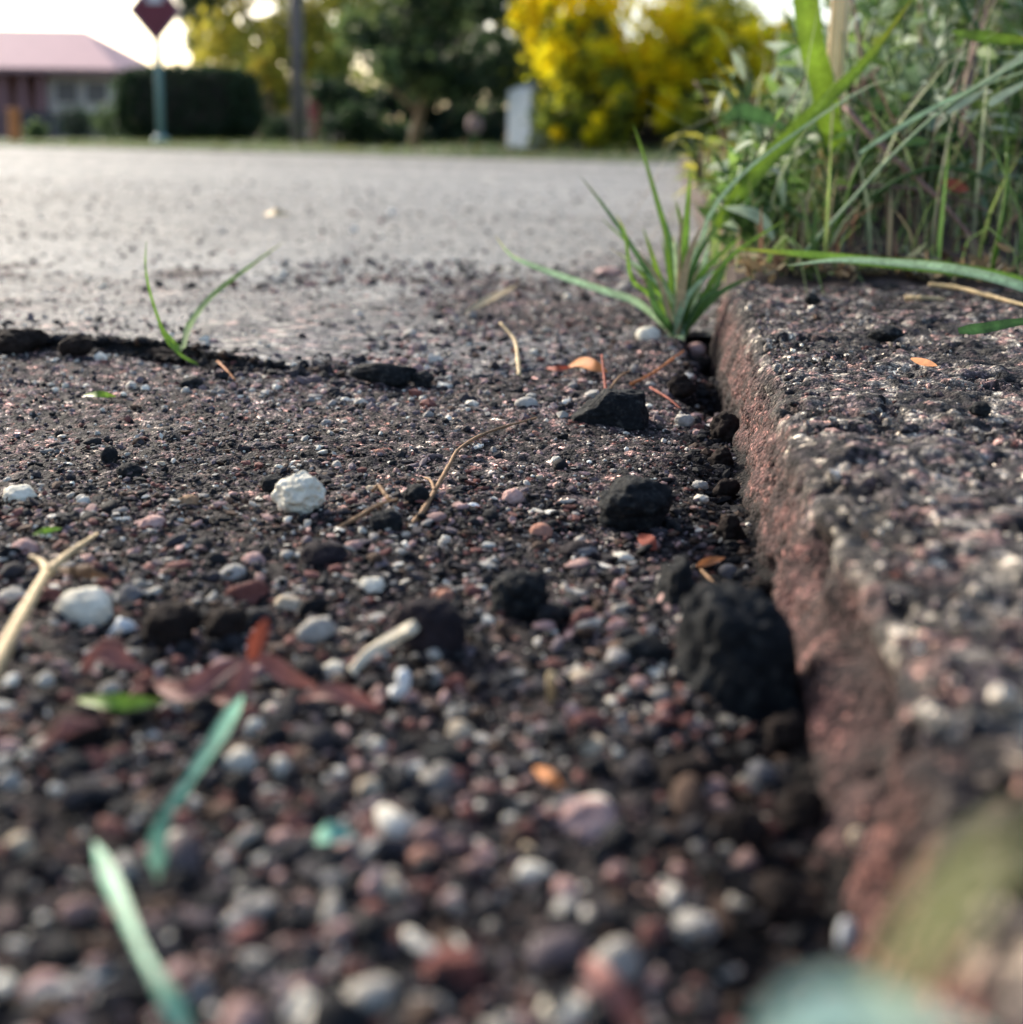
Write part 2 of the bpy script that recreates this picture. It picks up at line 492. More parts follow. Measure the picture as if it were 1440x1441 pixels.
# grey road dust thins out towards the lens: the gutter pales with distance
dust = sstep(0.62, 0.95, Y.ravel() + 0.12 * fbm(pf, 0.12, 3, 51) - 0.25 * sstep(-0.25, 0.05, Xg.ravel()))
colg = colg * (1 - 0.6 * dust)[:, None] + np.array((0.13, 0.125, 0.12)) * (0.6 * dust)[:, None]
pf[:, 2] = Zf
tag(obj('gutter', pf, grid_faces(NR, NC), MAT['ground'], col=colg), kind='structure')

# the road: broken near edge along the crack, then out to the far verge
NR2, NC2 = 430, 380
t2 = np.linspace(0, 1, NR2)
dist = np.concatenate([[0.0], 0.002 * (45 / 0.002) ** np.linspace(0, 1, NR2 - 1)])
s2 = np.linspace(-1, 1, NC2)
s2 = 0.6 * s2 + 0.4 * s2 ** 3
Xr = s2[None, :] * (0.75 + 1.1 * dist[:, None])
yc = crack_y(Xr.ravel()).reshape(Xr.shape)
blend = np.minimum(1, dist[:, None] / 0.5)
Yr = yc * (1 - blend) + 0.75 * blend + dist[:, None]
Zr = lip(Xr) * np.exp(-dist[:, None] / 0.25) + 0.0005
pr = P3(Xr, Yr, Zr.ravel())
Zr2 = Zr.ravel() + (0.0014 * fbm(pr, 0.11, 3, 61) + 0.0007 * fbm(pr, 0.012, 2, 62)) * np.minimum(1, dist[:, None] / 0.01 + 0 * Xr).ravel()
wd, wi = worley(pr, 0.006, 63)
Zr2 += np.clip(1 - wd / 0.7, 0, 1) * 0.0012
zz = Zr2.reshape(Xr.shape)
lm = np.clip((lip(Xr[0]) - 0.0006) / 0.005, 0, 1)
zz[0, :] = -0.012 * lm - 0.002 * (1 - lm)
pr[:, 2] = zz.ravel()
wk, wki = worley(pr, 0.012, 67)
base = np.array((0.225, 0.232, 0.230))
cr = base * (0.86 + 0.26 * fbm(pr * [0.4, 1, 1], 0.6, 4, 64) + 0.16 * fbm(pr, 2.5, 3, 68) + 0.10 * fbm(pr, 0.05, 3, 65))[:, None]
spk = pick_cols(wi, ['char', 'grey', 'pale', 'lilac', 'dark'], [26, 40, 18, 4, 8])
cr = cr * 0.62 + spk * 0.38
dd = (Yr - yc).ravel()
dirt = 1 - sstep(0.0, 0.42, dd + 0.14 * fbm(pr, 0.08, 4, 66) - 0.55 * sstep(-0.30, 0.02, Xr.ravel()))
cr = cr * (1 - 0.8 * dirt)[:, None] + pick_cols(wi, ['dark', 'char', 'lilac', 'pink', 'grey', 'pale'], [28, 36, 16, 5, 8, 4]) * (0.8 * dirt)[:, None]
c2 = cr.reshape(NR2, NC2, 3)
c2[0:2] = c2[0:2] * (1 - lm)[None, :, None] + np.array((0.012, 0.010, 0.010)) * lm[None, :, None]  # face of the broken lip coloured near-black for its shade
tag(obj('road', pr, grid_faces(NR2, NC2), MAT['road'], col=c2.reshape(-1, 3)), kind='structure')

gV = [(-900, -200, -0.05), (900, -200, -0.05), (900, 900, -0.05), (-900, 900, -0.05)]
tag(obj('ground', gV, [(0, 1, 2, 3)], MAT['soil'], smooth=False), kind='structure')

# ------------------------------------------------------------------ kerb of two rough concrete stones
kerb = empty('kerb', (X0, Y_JOINT, 0))
tag(kerb, kind='structure')
gouges = []                                             # (point, radius, depth)
for px, py, z, r, dp in ((1172, 800, 0.60, 0.007, 0.009), (1180, 880, 0.62, 0.008, 0.009), (1120, 700, 0.55, 0.005, 0.005), (1090, 560, 0.8, 0.006, 0.005),
                         (1215, 960, 0.6, 0.008, 0.006), (1150, 780, 0.7, 0.005, 0.006), (1200, 1040, 0.5, 0.010, 0.006), (1240, 740, 1.0, 0.010, 0.003), (1075, 595, 0.9, 0.006, 0.004)):
    gouges.append((gp(px, py, K * z), r, dp))
prof_face = curve([(X0 - 0.0035, -0.035), (X0 - 0.001, -0.012), (X0 + 0.0005, 0.0), (X0 + (X1 - X0) * 0.30, K * 0.42), (X0 + (X1 - X0) * 0.62, K * 0.72), (X1 - 0.001, K * 0.90), (X1 + 0.007, K * 0.975), (X1 + 0.018, K), (X1 + 0.04, K + 0.0005)], 170)
prof_top = np.array([(X1 + 0.04 + 0.30 * t ** 1.25, K + 0.0005 + 0.001 * t) for t in np.linspace(0, 1, 190)[1:]])
prof = np.vstack([prof_face, prof_top])
def kerb_stone(y0, y1, nv, sink, shift, label, seed, dark):
    NU = len(prof)
    v = np.linspace(0, 1, nv)
    ys = y0 + (y1 - y0) * v ** 1.25
    U = np.repeat(np.arange(NU)[None, :], nv, 0)
    Yk = np.repeat(ys[:, None], NU, 1)
    Xk = prof[U, 0] + shift
    Zk = prof[U, 1] - sink
    p = P3(Xk, Yk, Zk.ravel())
    # rounding of both ends
    rr = 0.005 if seed == 200 else 0.007
    e = np.minimum(Yk - y0, y1 - Yk).ravel() + 0.002 * fbm(p, 0.012, 2, seed + 2)
    q = np.clip(e / rr, 0, 1)
    ins = rr * (1 - np.sqrt(np.clip(1 - (1 - q) ** 2, 0, 1)))
    # normals of the plain profile
    tx_, tz_ = np.gradient(prof[:, 0]), np.gradient(prof[:, 1])
    ln = np.hypot(tx_, tz_)
    nx, nz = -tz_ / ln, tx_ / ln
    nrm = np.stack([nx[U].ravel(), np.zeros(p.shape[0]), nz[U].ravel()], 1)
    topm = sstep(0.62, 0.92, (Zk.ravel() + sink) / K + 0.10 * fbm(p, 0.012, 3, seed + 3))
    wd, wi = worley(p, 0.0042, seed + 4)
    wd3, wi3 = worley(p, 0.009, seed + 5)
    dome = np.clip(1 - wd / 0.72, 0, 1) ** 0.6
    pit = sstep(0.35, 0.9, fbm(p, 0.008, 3, seed + 6))
    disp = 0.0024 * fbm(p, 0.028, 3, seed + 7) + 0.0010 * fbm(p, 0.007, 3, seed + 8)
    disp += topm * (dome * 0.0013 * (wi * 5 % 1) + 0.0014 * np.clip(1 - wd3 / 0.65, 0, 1) ** 0.6 * (wi3 > 0.6) - 0.0035 * pit)
    disp += (1 - topm) * (0.0007 * dome * (wi > 0.5) - 0.0028 * pit + 0.0009 * fbm(p, 0.004, 2, seed + 18))
    g = np.zeros(len(p))
    for c, r, dp in gouges:
        k = np.exp(-((np.linalg.norm((p - c) * [1, 0.55, 1], axis=1) / r) ** 3))
        disp -= dp * k
        g = np.maximum(g, k)
    p = p + nrm * (disp - ins)[:, None]
    # colour
    face = np.array((0.118, 0.060, 0.056)) * (0.8 + 0.45 * fbm(p, 0.010, 4, seed + 9))[:, None]
    grain = (0.75 + 0.5 * (wi * 11 % 1))[:, None]
    face = np.clip(face, 0.02, 1) * grain
    fd = sstep(-0.15, 0.6, fbm(p, 0.020, 4, seed + 10))[:, None]
    face = face * (1 - 0.75 * fd) + np.array((0.035, 0.022, 0.021)) * 0.75 * fd
    top = pick_cols(wi, ['char', 'lilac', 'grey', 'pale', 'pink', 'white', 'dark'], [24, 22, 14, 13, 13, 5, 9])
    moss = sstep(-0.15, 0.45, fbm(p, 0.035, 4, seed + 11))[:, None]
    top = top * (1 - 0.82 * moss) + np.array((0.018, 0.017, 0.020)) * 0.82 * moss
    nearer = sstep(-0.75, -0.05, fbm(p, 0.03, 3, seed + 16)) * (1 - sstep(0.26, 0.38, p[:, 1] + 0.03 * fbm(p, 0.03, 2, seed + 15)))
    warm = pick_cols(wi3, ['pale', 'white', 'pink', 'lilac', 'grey', 'char'], [30, 18, 26, 10, 6, 10])
    mixw = (nearer * np.clip(1.5 - wd3 / 0.45, 0, 1))[:, None] * 0.95
    top = top * (1 - mixw) + warm * mixw
    top = top * (0.30 + 0.55 * np.clip(dome * 1.7, 0, 1))[:, None]
    col = face * (1 - topm)[:, None] + top * topm[:, None]
    col = col * (1 - 0.65 * pit)[:, None] + np.array((0.015, 0.012, 0.012)) * 0.65 * pit[:, None]
    col = col * (1 - 0.8 * g)[:, None] + np.array((0.014, 0.011, 0.011)) * 0.8 * g[:, None]
    low = (1 - sstep(0.0, 0.18, (Zk.ravel() + sink) / K + 0.08 * fbm(p, 0.02, 3, seed + 12)))[:, None]
    col = col * (1 - 0.75 * low) + soil * 0.75 * low
    col = col * dark
    # close the ends
    A = p.reshape(nv, NU, 3)
    Ccol = col.reshape(nv, NU, 3)
    a0, a1 = A[:1].copy(), A[-1:].copy()
    a0[..., 2] = -0.04
    a1[..., 2] = -0.04
    a0[..., 0] = np.maximum(a0[..., 0], X0 + shift + 0.004)
    a1[..., 0] = np.maximum(a1[..., 0], X0 + shift + 0.004)
    A = np.concatenate([a0, A, a1])
    Ccol = np.concatenate([Ccol[:1] * 0.4, Ccol, Ccol[-1:] * 0.4])
    o = obj('kerb_stone', A.reshape(-1, 3), grid_faces(nv + 2, NU), MAT['kerb'], kerb, col=np.clip(Ccol.reshape(-1, 3), 0, 1))
    o['label'] = label
    return o
kerb_stone(Y_JOINT + 0.0015, Y_END + 0.012, 430, 0.0, 0.0, 'long rough kerb stone with reddish face and speckled top', 100, 1.0)
kerb_stone(0.03, Y_JOINT - 0.0015, 240, 0.0015, 0.0, 'blurred nearest kerb stone beyond the joint, browner and lower', 200, np.array((0.9, 0.8, 0.75)))

# ------------------------------------------------------------------ stones in bulk
def ico(sub):
    bm = bmesh.new()
    bmesh.ops.create_icosphere(bm, subdivisions=sub, radius=1)
    V = np.array([v.co[:] for v in bm.verts])
    F = np.array([[v.index for v in f.verts] for f in bm.faces])
    bm.free()
    return V, F
ICO = {k: ico(k) for k in (1, 2, 3, 4, 5)}
def shape_round(sub, seed, rough=0.16):
    V, F = ICO[sub]
    n = fbm(V + seed * 3.7, 1.1, 4, seed) + (0.35 * fbm(V + seed, 0.25, 3, seed + 9) if rough > 0.2 else 0)
    return V * (1 + rough * n)[:, None], F
def shape_chunk(sub, seed, planes=11, rough=0.05, block=None):
    V, F = ICO[sub]
    r = np.random.default_rng(seed)
    if block is not None:                                # faces of a broken block: normal x, y, z and distance
        B = np.array(block, float)
        N = B[:, :3] / np.linalg.norm(B[:, :3], axis=1)[:, None]
        rad = (np.where(V @ N.T > 0.05, np.maximum(V @ N.T, 0.05) / B[:, 3], 0) ** 26).sum(1) ** (-1 / 26)
        W = V * rad[:, None]
        W = W * (1 + 1.6 * rough * fbm(W + seed, 0.7, 4, seed) + 0.8 * rough * fbm(W + seed, 0.16, 4, seed + 5))[:, None]
        return W, F
    N = r.normal(size=(planes, 3))
    N /= np.linalg.norm(N, axis=1)[:, None]
    D = r.uniform(0.62, 0.95, planes)
    dt = V @ N.T
    rad = np.minimum((np.where(dt > 0.05, np.maximum(dt, 0.05) / D, 0) ** 11).sum(1) ** (-1 / 11), 1.2)
    W = V * rad[:, None]
    W = W * (1 + 1.3 * rough * fbm(W + seed, 0.6, 4, seed) + 0.7 * rough * fbm(W + seed, 0.16, 3, seed + 5))[:, None]
    return W, F
def scatter(name, pos, size, cols, sub, mat, seed, parent=None, flat=(0.45, 0.9), lng=(0.7, 1.35), tilt=0.45, rough=0.22):
    r = np.random.default_rng(seed)
    var = [shape_chunk(sub, seed + 100 + k, 9, rough * 0.4)[0] if k % 2 else shape_round(sub, seed + k, rough)[0] for k in range(8)]
    F = ICO[sub][1]
    n, nv = len(pos), len(var[0])
    B = np.array(var)[r.integers(0, 8, n)]
    sc = np.stack([r.uniform(*lng, n), r.uniform(0.75, 1.0, n), r.uniform(*flat, n)], 1) * size[:, None]
    B = B * sc[:, None, :]
    a, t, ph = r.uniform(0, 6.283, n), r.normal(0, tilt, n), r.uniform(0, 6.283, n)
    ax = np.stack([np.cos(ph), np.sin(ph), 0 * ph], 1)
    ca, sa = np.cos(a), np.sin(a)
    Rz = np.zeros((n, 3, 3)); Rz[:, 0, 0] = ca; Rz[:, 0, 1] = -sa; Rz[:, 1, 0] = sa; Rz[:, 1, 1] = ca; Rz[:, 2, 2] = 1
    Kx = np.zeros((n, 3, 3)); Kx[:, 0, 2] = ax[:, 1]; Kx[:, 1, 2] = -ax[:, 0]; Kx[:, 2, 0] = -ax[:, 1]; Kx[:, 2, 1] = ax[:, 0]
    Rt = np.eye(3)[None] + np.sin(t)[:, None, None] * Kx + (1 - np.cos(t))[:, None, None] * (Kx @ Kx)
    V = np.einsum('nij,nvj->nvi', Rt @ Rz, B) + pos[:, None, :]
    FF = (F[None] + (np.arange(n) * nv)[:, None, None]).reshape(-1, 3)
    C = np.repeat(cols[:, None, :], nv, 1)
    smooth = sub > 1
    o = obj(name, V.reshape(-1, 3), FF, mat, parent, smooth=smooth, col=C.reshape(-1, 3))
    return tag(o, kind='stuff')
def fan(n, y0, y1, seed, power=1.0, wid=(0.16, 0.62), xr=None):
    r = np.random.default_rng(seed)
    y = y0 + (y1 - y0) * r.random(n) ** power
    xr = X0 - 0.002 if xr is None else xr
    x = xr - (wid[0] + wid[1] * y) * r.random(n)
    return x, y, r
# fine grit of the exposed aggregate
x, y, r = fan(46000, 0.28, 1.0, 11, 1.1)
k = vnoise(P3(x, y), 0.05, 71) * 0.5 + 0.5
keep = r.random(len(x)) < 0.35 + 0.65 * k
keep &= ~((y > crack_y(x) - 0.002) & (x < X_LIP)) | (r.random(len(x)) < 0.35)
x, y = x[keep], y[keep]
s = r.lognormal(math.log(0.00055), 0.48, len(x)).clip(0.0003, 0.0022)
z = ground_z(x, y) + np.where(y > crack_y(x), lip(x) * 0.8, 0) + s * 0.35 + 0.0005
cols = pick_cols(r.random(len(x)), ['dark', 'char', 'lilac', 'grey', 'pale', 'white', 'pink', 'red'], [26, 30, 15, 7, 6, 5, 7, 5]) * r.uniform(0.7, 1.3, len(x))[:, None]
scatter('grit', np.stack([x, y, z], 1), s, np.clip(cols, 0, 0.8), 1, MAT['gravel'], 21)
# loose gravel, dense nearest the lens
gn = ['dark', 'char', 'lilac', 'grey', 'pale', 'white', 'pink', 'red', 'brown']
def gravel(name, n, med, sg, lo, hi, sub, seed, y1, wts, lift):
    x, y, r = fan(n, 0.085, y1, seed, 0.95)
    dens = (1 - sstep(y1 - 0.20, y1 - 0.03, y + 0.05 * vnoise(P3(x, y), 0.06, 72))) * 0.95 + 0.03
    bare = 0.35 + 0.65 * sstep(-0.35, 0.25, fbm(P3(x, y), 0.035, 2, 73))
    keep = r.random(len(x)) < dens * (0.15 + 0.85 * sstep(0, 0.022, X0 - x)) * bare
    x, y = x[keep], y[keep]
    s = r.lognormal(math.log(med), sg, len(x)).clip(lo, hi)
    z = ground_z(x, y) + s * 0.30 + 0.0008 + r.random(len(x)) * lift * (y < 0.38)
    cols = pick_cols(r.random(len(x)), gn, wts) * r.uniform(0.65, 1.3, len(x))[:, None]
    cols = 0.9 * cols * (1 - 0.75 * np.exp(-((x - X0 + 0.004) / 0.014) ** 2))[:, None]  # darker beside the kerb, part of the shade painted into the gap
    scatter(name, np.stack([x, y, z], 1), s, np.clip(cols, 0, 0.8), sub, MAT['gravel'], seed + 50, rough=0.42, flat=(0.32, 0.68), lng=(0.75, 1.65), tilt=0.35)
gravel('gravel', 5200, 0.0016, 0.38, 0.0009, 0.0040, 2, 12, 0.46, [36, 20, 6, 3, 7, 4, 12, 11, 12], 0.0015)
gravel('fine_gravel', 36000, 0.00078, 0.50, 0.0004, 0.0021, 1, 112, 0.55, [38, 23, 6, 3, 8, 6, 10, 11, 10], 0.0012)
# scattered grit on the road and by the plant
x, y, r = fan(16000, 0.55, 3.8, 13, 2.2, (0.5, 1.1), xr=0.05)
s = r.lognormal(math.log(0.0010), 0.55, len(x)).clip(0.0005, 0.0042) * (1 + 0.25 * (y - 0.6))
onroad = y > crack_y(x)
z = np.where(onroad, 0.001 + lip(x) * np.exp(-(y - crack_y(x)).clip(0) / 0.25), ground_z(x, y)) + s * 0.3
cols = pick_cols(r.random(len(x)), gn, [18, 24, 14, 12, 14, 8, 6, 3, 2])
scatter('road_grit', np.stack([x, y, z], 1), s, cols, 1, MAT['gravel'], 23)
x, y, r = fan(2600, 0.52, 1.25, 14, 1.0, (0.10, 0.28), xr=X0 - 0.003)
s = r.lognormal(math.log(0.0018), 0.45, len(x)).clip(0.0008, 0.005)
z = np.where(y > crack_y(x), 0.0012, ground_z(x, y)) + s * 0.3
cols = pick_cols(r.random(len(x)), gn, [16, 22, 22, 10, 10, 4, 12, 6, 4])
scatter('gravel_by_plant', np.stack([x, y, z], 1), s, cols, 1, MAT['gravel'], 24)
# crumbs along the kerb foot
r = np.random.default_rng(15)
n = 2600
y = 0.10 + 0.65 * r.random(n)
x = X0 - 0.004 - np.abs(r.normal(0, 0.007, n))
s = r.lognormal(math.log(0.0011), 0.5, n).clip(0.0005, 0.0035)
z = ground_z(x, y) + s * 0.4
cols = pick_cols(r.random(n), ['dark', 'char', 'brown', 'lilac', 'red'], [54, 20, 18, 3, 4]) * 0.55  # crumb colours cut down to deepen the painted gap shade
scatter('soil_crumbs', np.stack([x, y, z], 1), s, cols, 1, MAT['gravel'], 25)
n = 2600
x = np.random.default_rng(16).uniform(-0.75, X_LIP + 0.03, n)
r = np.random.default_rng(17)
y = crack_y(x) + r.normal(-0.001, 0.006, n)
s = r.lognormal(math.log(0.0012), 0.55, n).clip(0.0005, 0.005)
z = np.where(y > crack_y(x), lip(x), 0.0005) + s * 0.25
scatter('crack_soil', np.stack([x, y, z], 1), s, pick_cols(r.random(n), ['dark', 'char', 'brown', 'lilac'], [60, 22, 16, 2]) * 0.6, 1, MAT['gravel'], 27)
# chips bedded in the top of the kerb
n = 6500
y = Y_JOINT + 0.008 + (Y_END - Y_JOINT - 0.01) * r.random(n) ** 1.1
x = X1 + 0.002 + 0.26 * r.random(n) ** 1.3
s = r.lognormal(math.log(0.00075), 0.5, n).clip(0.0004, 0.0030)
z = np.full(n, K + 0.0004) + s * 0.05
cols = pick_cols(r.random(n), gn, [12, 20, 22, 14, 14, 6, 10, 4, 2]) * r.uniform(0.7, 1.2, n)[:, None]
scatter('kerb_chips', np.stack([x, y, z], 1), s, np.clip(cols, 0, 0.8), 1, MAT['kerb'], 26, parent=None).parent = None
kc = bpy.data.objects['kerb_chips']
kc.parent = kerb
kc.matrix_parent_inverse = Matrix.Translation(-Vector(kerb.location))

# ------------------------------------------------------------------ single stones, lumps and clods
def yaw_box(V):
    return np.ptp(V, axis=0)
S_LOG = []
def stone(name, label, cat, px, py, wpx, hpx, mat, seed, kind='round', on='ground', sub=4, group=None, deep=0.85, rot=None, rough=0.23, planes=10, zoff=0.0, sink=None, block=None):
    """A stone whose outline is wpx x hpx photo pixels, its middle seen at (px, py), resting on what is under it."""
    S_LOG.append((label, px, py, wpx, hpx))
    lvl = K + 0.001 if on == 'kerb' else (0.003 if on == 'road' else 0.0)
    b = gp(px, py + hpx * 0.42, lvl)
    for _ in range(3):
        zz_ = lvl if on != 'ground' else gz(b[0], b[1])
        b = gp(px, py + hpx * 0.42, zz_)
    m = mpp(b)
    V, F = (shape_round(sub, seed, rough) if kind == 'round' else shape_chunk(sub, seed, planes, rough * 0.35, block))
    if sink is None:
        sink = 0.10 if mat in ('black_rock', 'clod') or on != 'ground' else 0.26
    V = V.copy()
    V = V * (1 + 0.05 * fbm(V + seed, 0.32, 3, seed + 21))[:, None]
    a = seed * 1.7 if rot is None else rot
    # turn in place, then fit the outline to the wanted size
    c, s_ = math.cos(a), math.sin(a)
    V = V @ np.array([[c, -s_, 0], [s_, c, 0], [0, 0, 1]]).T
    ex = np.ptp(V, axis=0)
    V = V * np.array([0.95 * wpx * m / ex[0], deep * wpx * m / ex[1], hpx * m * (1 + 0.35 * sink) / ex[2]])
    zmin = V[:, 2].min()
    hz = hpx * m * (1 + 0.35 * sink)
    V[:, 2] -= zmin + sink * hz
    # flatten what would sit deep below the ground
    V[:, 2] = np.maximum(V[:, 2], -sink * hz - 0.002)
    yw = YAW
    V[:, :2] = V[:, :2] @ np.array([[math.cos(yw), -math.sin(yw)], [math.sin(yw), math.cos(yw)]]).T
    o = obj(name, V, F, MAT[mat])
    o.location = (float(b[0]), float(b[1]) + 0.30 * deep * wpx * m, float(b[2]) + zoff)
    return tag(o, label, cat, group)
S = stone
PB, CH = 'pebble', 'round'
# pale stones
S('stone', 'big lumpy cream-white stone on the dark gravel', 'stone', 419, 702, 84, 64, 'white_rock', 33, sub=5, rough=0.30, sink=0.06)
S('pebble', 'flat off-white pebble cut by the left edge of the photo', PB, 20, 697, 52, 28, 'white_rock', 4)
S('pebble', 'pinkish white oval pebble left of the big lumpy stone', PB, 210, 738, 42, 26, 'pink_rock', 5)
S('pebble', 'small tan brown pebble left of the big lumpy stone', PB, 263, 706, 36, 20, 'tan_rock', 6)
S('stone', 'large smooth white stone beside the forked straw twig', 'stone', 112, 858, 84, 60, 'white_rock', 7, sub=4, rough=0.18)
S('stone_chip', 'pointed white chip against the large smooth white stone', 'stone chip', 170, 884, 44, 34, 'white_chip', 8, 'chunk', deep=0.5)
S('pebble', 'round blue-grey pebble behind the large smooth white stone', PB, 181, 838, 36, 32, 'grey_rock', 9)
S('pebble', 'white egg-shaped pebble at the foot of the grass tuft', PB, 912, 470, 38, 25, 'white_rock', 10, rough=0.06)
S('pebble', 'pale pink pebble between grass tuft and kerb', PB, 980, 491, 30, 21, 'pink_rock', 11, rough=0.08)
S('pebble', 'pale teardrop pebble left of the black slab', PB, 740, 567, 36, 18, 'pale_rock', 12, rough=0.08)
S('pebble', 'round grey pebble lying in the soil against the kerb foot', PB, 1025, 806, 30, 26, 'grey_rock', 13, rough=0.05)
S('pebble', 'upper of two light pebbles beside the black lump', PB, 985, 684, 26, 17, 'pale_rock', 14)
S('pebble', 'lower of two light pebbles beside the black lump', PB, 988, 703, 24, 15, 'white_rock', 15)
S('pebble', 'light grey pebble right of the black slab', PB, 964, 592, 32, 21, 'pale_rock', 16)
S('pebble', 'rough salmon pink pebble in the fine gravel', PB, 721, 698, 34, 24, 'pink_rock', 17, rough=0.2)
S('pebble', 'smooth brick-pink pebble with darker side', PB, 760, 748, 36, 24, 'salmon_rock', 18, rough=0.08)
S('pebble', 'small bright white pebble left of the salmon pink pebble', PB, 664, 714, 23, 15, 'white_chip', 19)
S('pebble', 'white squarish pebble below the red leaf scrap', PB, 876, 787, 35, 19, 'white_rock', 20)
S('pebble', 'pale grey pebble just under the white squarish pebble', PB, 876, 804, 30, 16, 'pale_rock', 21)
S('pebble', 'rosy round pebble below the pale grey pebble', PB, 871, 823, 24, 17, 'pink_rock', 22)
S('pebble', 'tiny white pebble beside the smooth brick-pink pebble', PB, 789, 744, 15, 12, 'white_chip', 23)
S('pebble', 'salmon round pebble above the dark purple lump', PB, 627, 840, 28, 24, 'salmon_rock', 24)
S('pebble', 'oval off-white pebble above the splinter of wood', PB, 522, 825, 44, 24, 'white_rock', 25)
S('pebble', 'flat white pebble just right of the wood splinter top', PB, 528, 873, 34, 18, 'pale_rock', 26)
S('pebble', 'beige pebble right of the tan upright splinter', PB, 820, 957, 44, 27, 'cream_rock', 27, rough=0.08)
S('pebble', 'round cream-white pebble below the beige pebble', PB, 862, 993, 30, 23, 'white_rock', 28, rough=0.06)
S('pebble', 'upper of the two stacked pink pebbles', PB, 897, 963, 34, 22, 'pink_rock', 29)
S('pebble', 'lower of the two stacked pink pebbles', PB, 910, 979, 32, 17, 'salmon_rock', 30)
S('stone', 'large blurred pink and white oval stone', 'stone', 828, 1157, 104, 54, 'pink_rock', 31, rough=0.24)
S('stone', 'blurred grey-beige stone near the kerb foot', 'stone', 975, 1312, 66, 40, 'pale_rock', 32)
S('stone', 'blurred cream stone on the bottom edge, right of centre', 'stone', 797, 1432, 84, 46, 'white_rock', 33)
S('stone', 'blurred cream stone on the bottom edge, left of centre', 'stone', 408, 1428, 82, 44, 'white_rock', 34)
S('pebble', 'blurred pale green-white pebble under a pink one', PB, 797, 1285, 46, 34, 'pale_rock', 35)
S('pebble', 'blurred pink pebble leaning on the green-white pebble', PB, 792, 1256, 46, 30, 'pink_rock', 36)
S('pebble', 'blurred grey capped pebble in the dark soil near the kerb', PB, 1072, 1092, 50, 40, 'grey_rock', 37)
S('brick_shard', 'triangular brick-red shard left of the twigs', 'brick shard', 338, 838, 74, 40, 'red_rock', 38, 'chunk', planes=6)
S('pebble', 'cream pebble right of the brick-red shard', PB, 402, 853, 48, 28, 'cream_rock', 39)
S('pebble', 'white pebble behind the brick-red shard', PB, 324, 806, 42, 26, 'pale_rock', 40)
S('pebble', 'peach pebble above the brick-red shard', PB, 354, 788, 36, 20, 'pink_rock', 41)
S('pebble', 'tan rounded pebble above the dark blurred lump', PB, 516, 1112, 44, 36, 'cream_rock', 42)
S('pebble', 'white pebble right of the cut green blade', PB, 355, 1026, 36, 30, 'white_rock', 43)
S('pebble', 'white stone at the lower end of the wood splinter', PB, 470, 946, 42, 30, 'white_rock', 44)
S('pebble', 'beige blurred pebble below the mint scrap', PB, 545, 1255, 52, 36, 'cream_rock', 45)
S('pebble', 'salmon blurred pebble right of the mint scrap', PB, 594, 1214, 50, 36, 'salmon_rock', 46)
S('pebble', 'small peach blurred pebble in the near gravel', PB, 681, 1204, 40, 28, 'pink_rock', 47)
S('stone_chip', 'white upright chip at the foot of the near kerb', 'stone chip', 1191, 1314, 28, 54, 'white_chip', 48, rough=0.08, deep=0.8)
S('pebble', 'cream bead above the white upright chip', PB, 1204, 1226, 26, 26, 'cream_rock', 49, rough=0.05, zoff=0.006)
S('pebble', 'blurred white pebble above the bottom-left cream stone', PB, 356, 1362, 50, 42, 'pale_rock', 50)
S('pebble', 'pale pink flat pebble on the road behind the grass tuft', PB, 857, 382, 44, 15, 'pink_rock', 51)
S('pebble', 'pale grey pebble on the road beside the grass tuft', PB, 881, 403, 26, 16, 'pale_rock', 52)
S('pebble', 'bright white speck of stone far out on the grey road', PB, 551, 299, 12, 9, 'white_chip', 53, on='road')
S('pebble', 'second white speck of stone on the grey road', PB, 498, 323, 12, 9, 'white_chip', 54, on='road')
S('pebble', 'orange-pink pebble at the left edge of the gravel', PB, 30, 772, 44, 28, 'pink_rock', 55)
S('pebble', 'blue-grey blurred pebble on the left edge', PB, 8, 1104, 40, 36, 'pale_rock', 56)
S('pebble', 'blurred beige pebble left of the upright green blade', PB, 22, 1193, 48, 34, 'cream_rock', 57)
S('pebble', 'white pebble lying across the cut green blade', PB, 250, 1185, 40, 26, 'white_rock', 58)
S('pebble', 'pale pebble in the near gravel above the lower green blade', PB, 197, 1146, 42, 28, 'cream_rock', 59)
S('pebble', 'pink pebble in front of the grey-beige crumbs', PB, 1118, 880, 14, 18, 'white_chip', 60, zoff=0.004)
S('pebble', 'tan and white pebble pair stone in mid gravel', PB, 645, 1032, 44, 32, 'cream_rock', 61)
S('pebble', 'brown-red pebble just right of the white chip', PB, 640, 963, 38, 24, 'red_rock', 62)
S('pebble', 'pale crooked pebble between white chip and red pebble', PB, 606, 955, 46, 24, 'pale_rock', 63)
S('pebble', 'white and pink oblong pebble in the near gravel', PB, 836, 1054, 50, 26, 'cream_rock', 64)
S('pebble', 'lilac pebble at the right of the brick-pink pebble', PB, 818, 777, 50, 24, 'grey_rock', 65)
S('stone_chip', 'small upright silver-grey chip below the tan splinter', 'stone chip', 747, 1032, 16, 34, 'pale_rock', 66, deep=0.7)
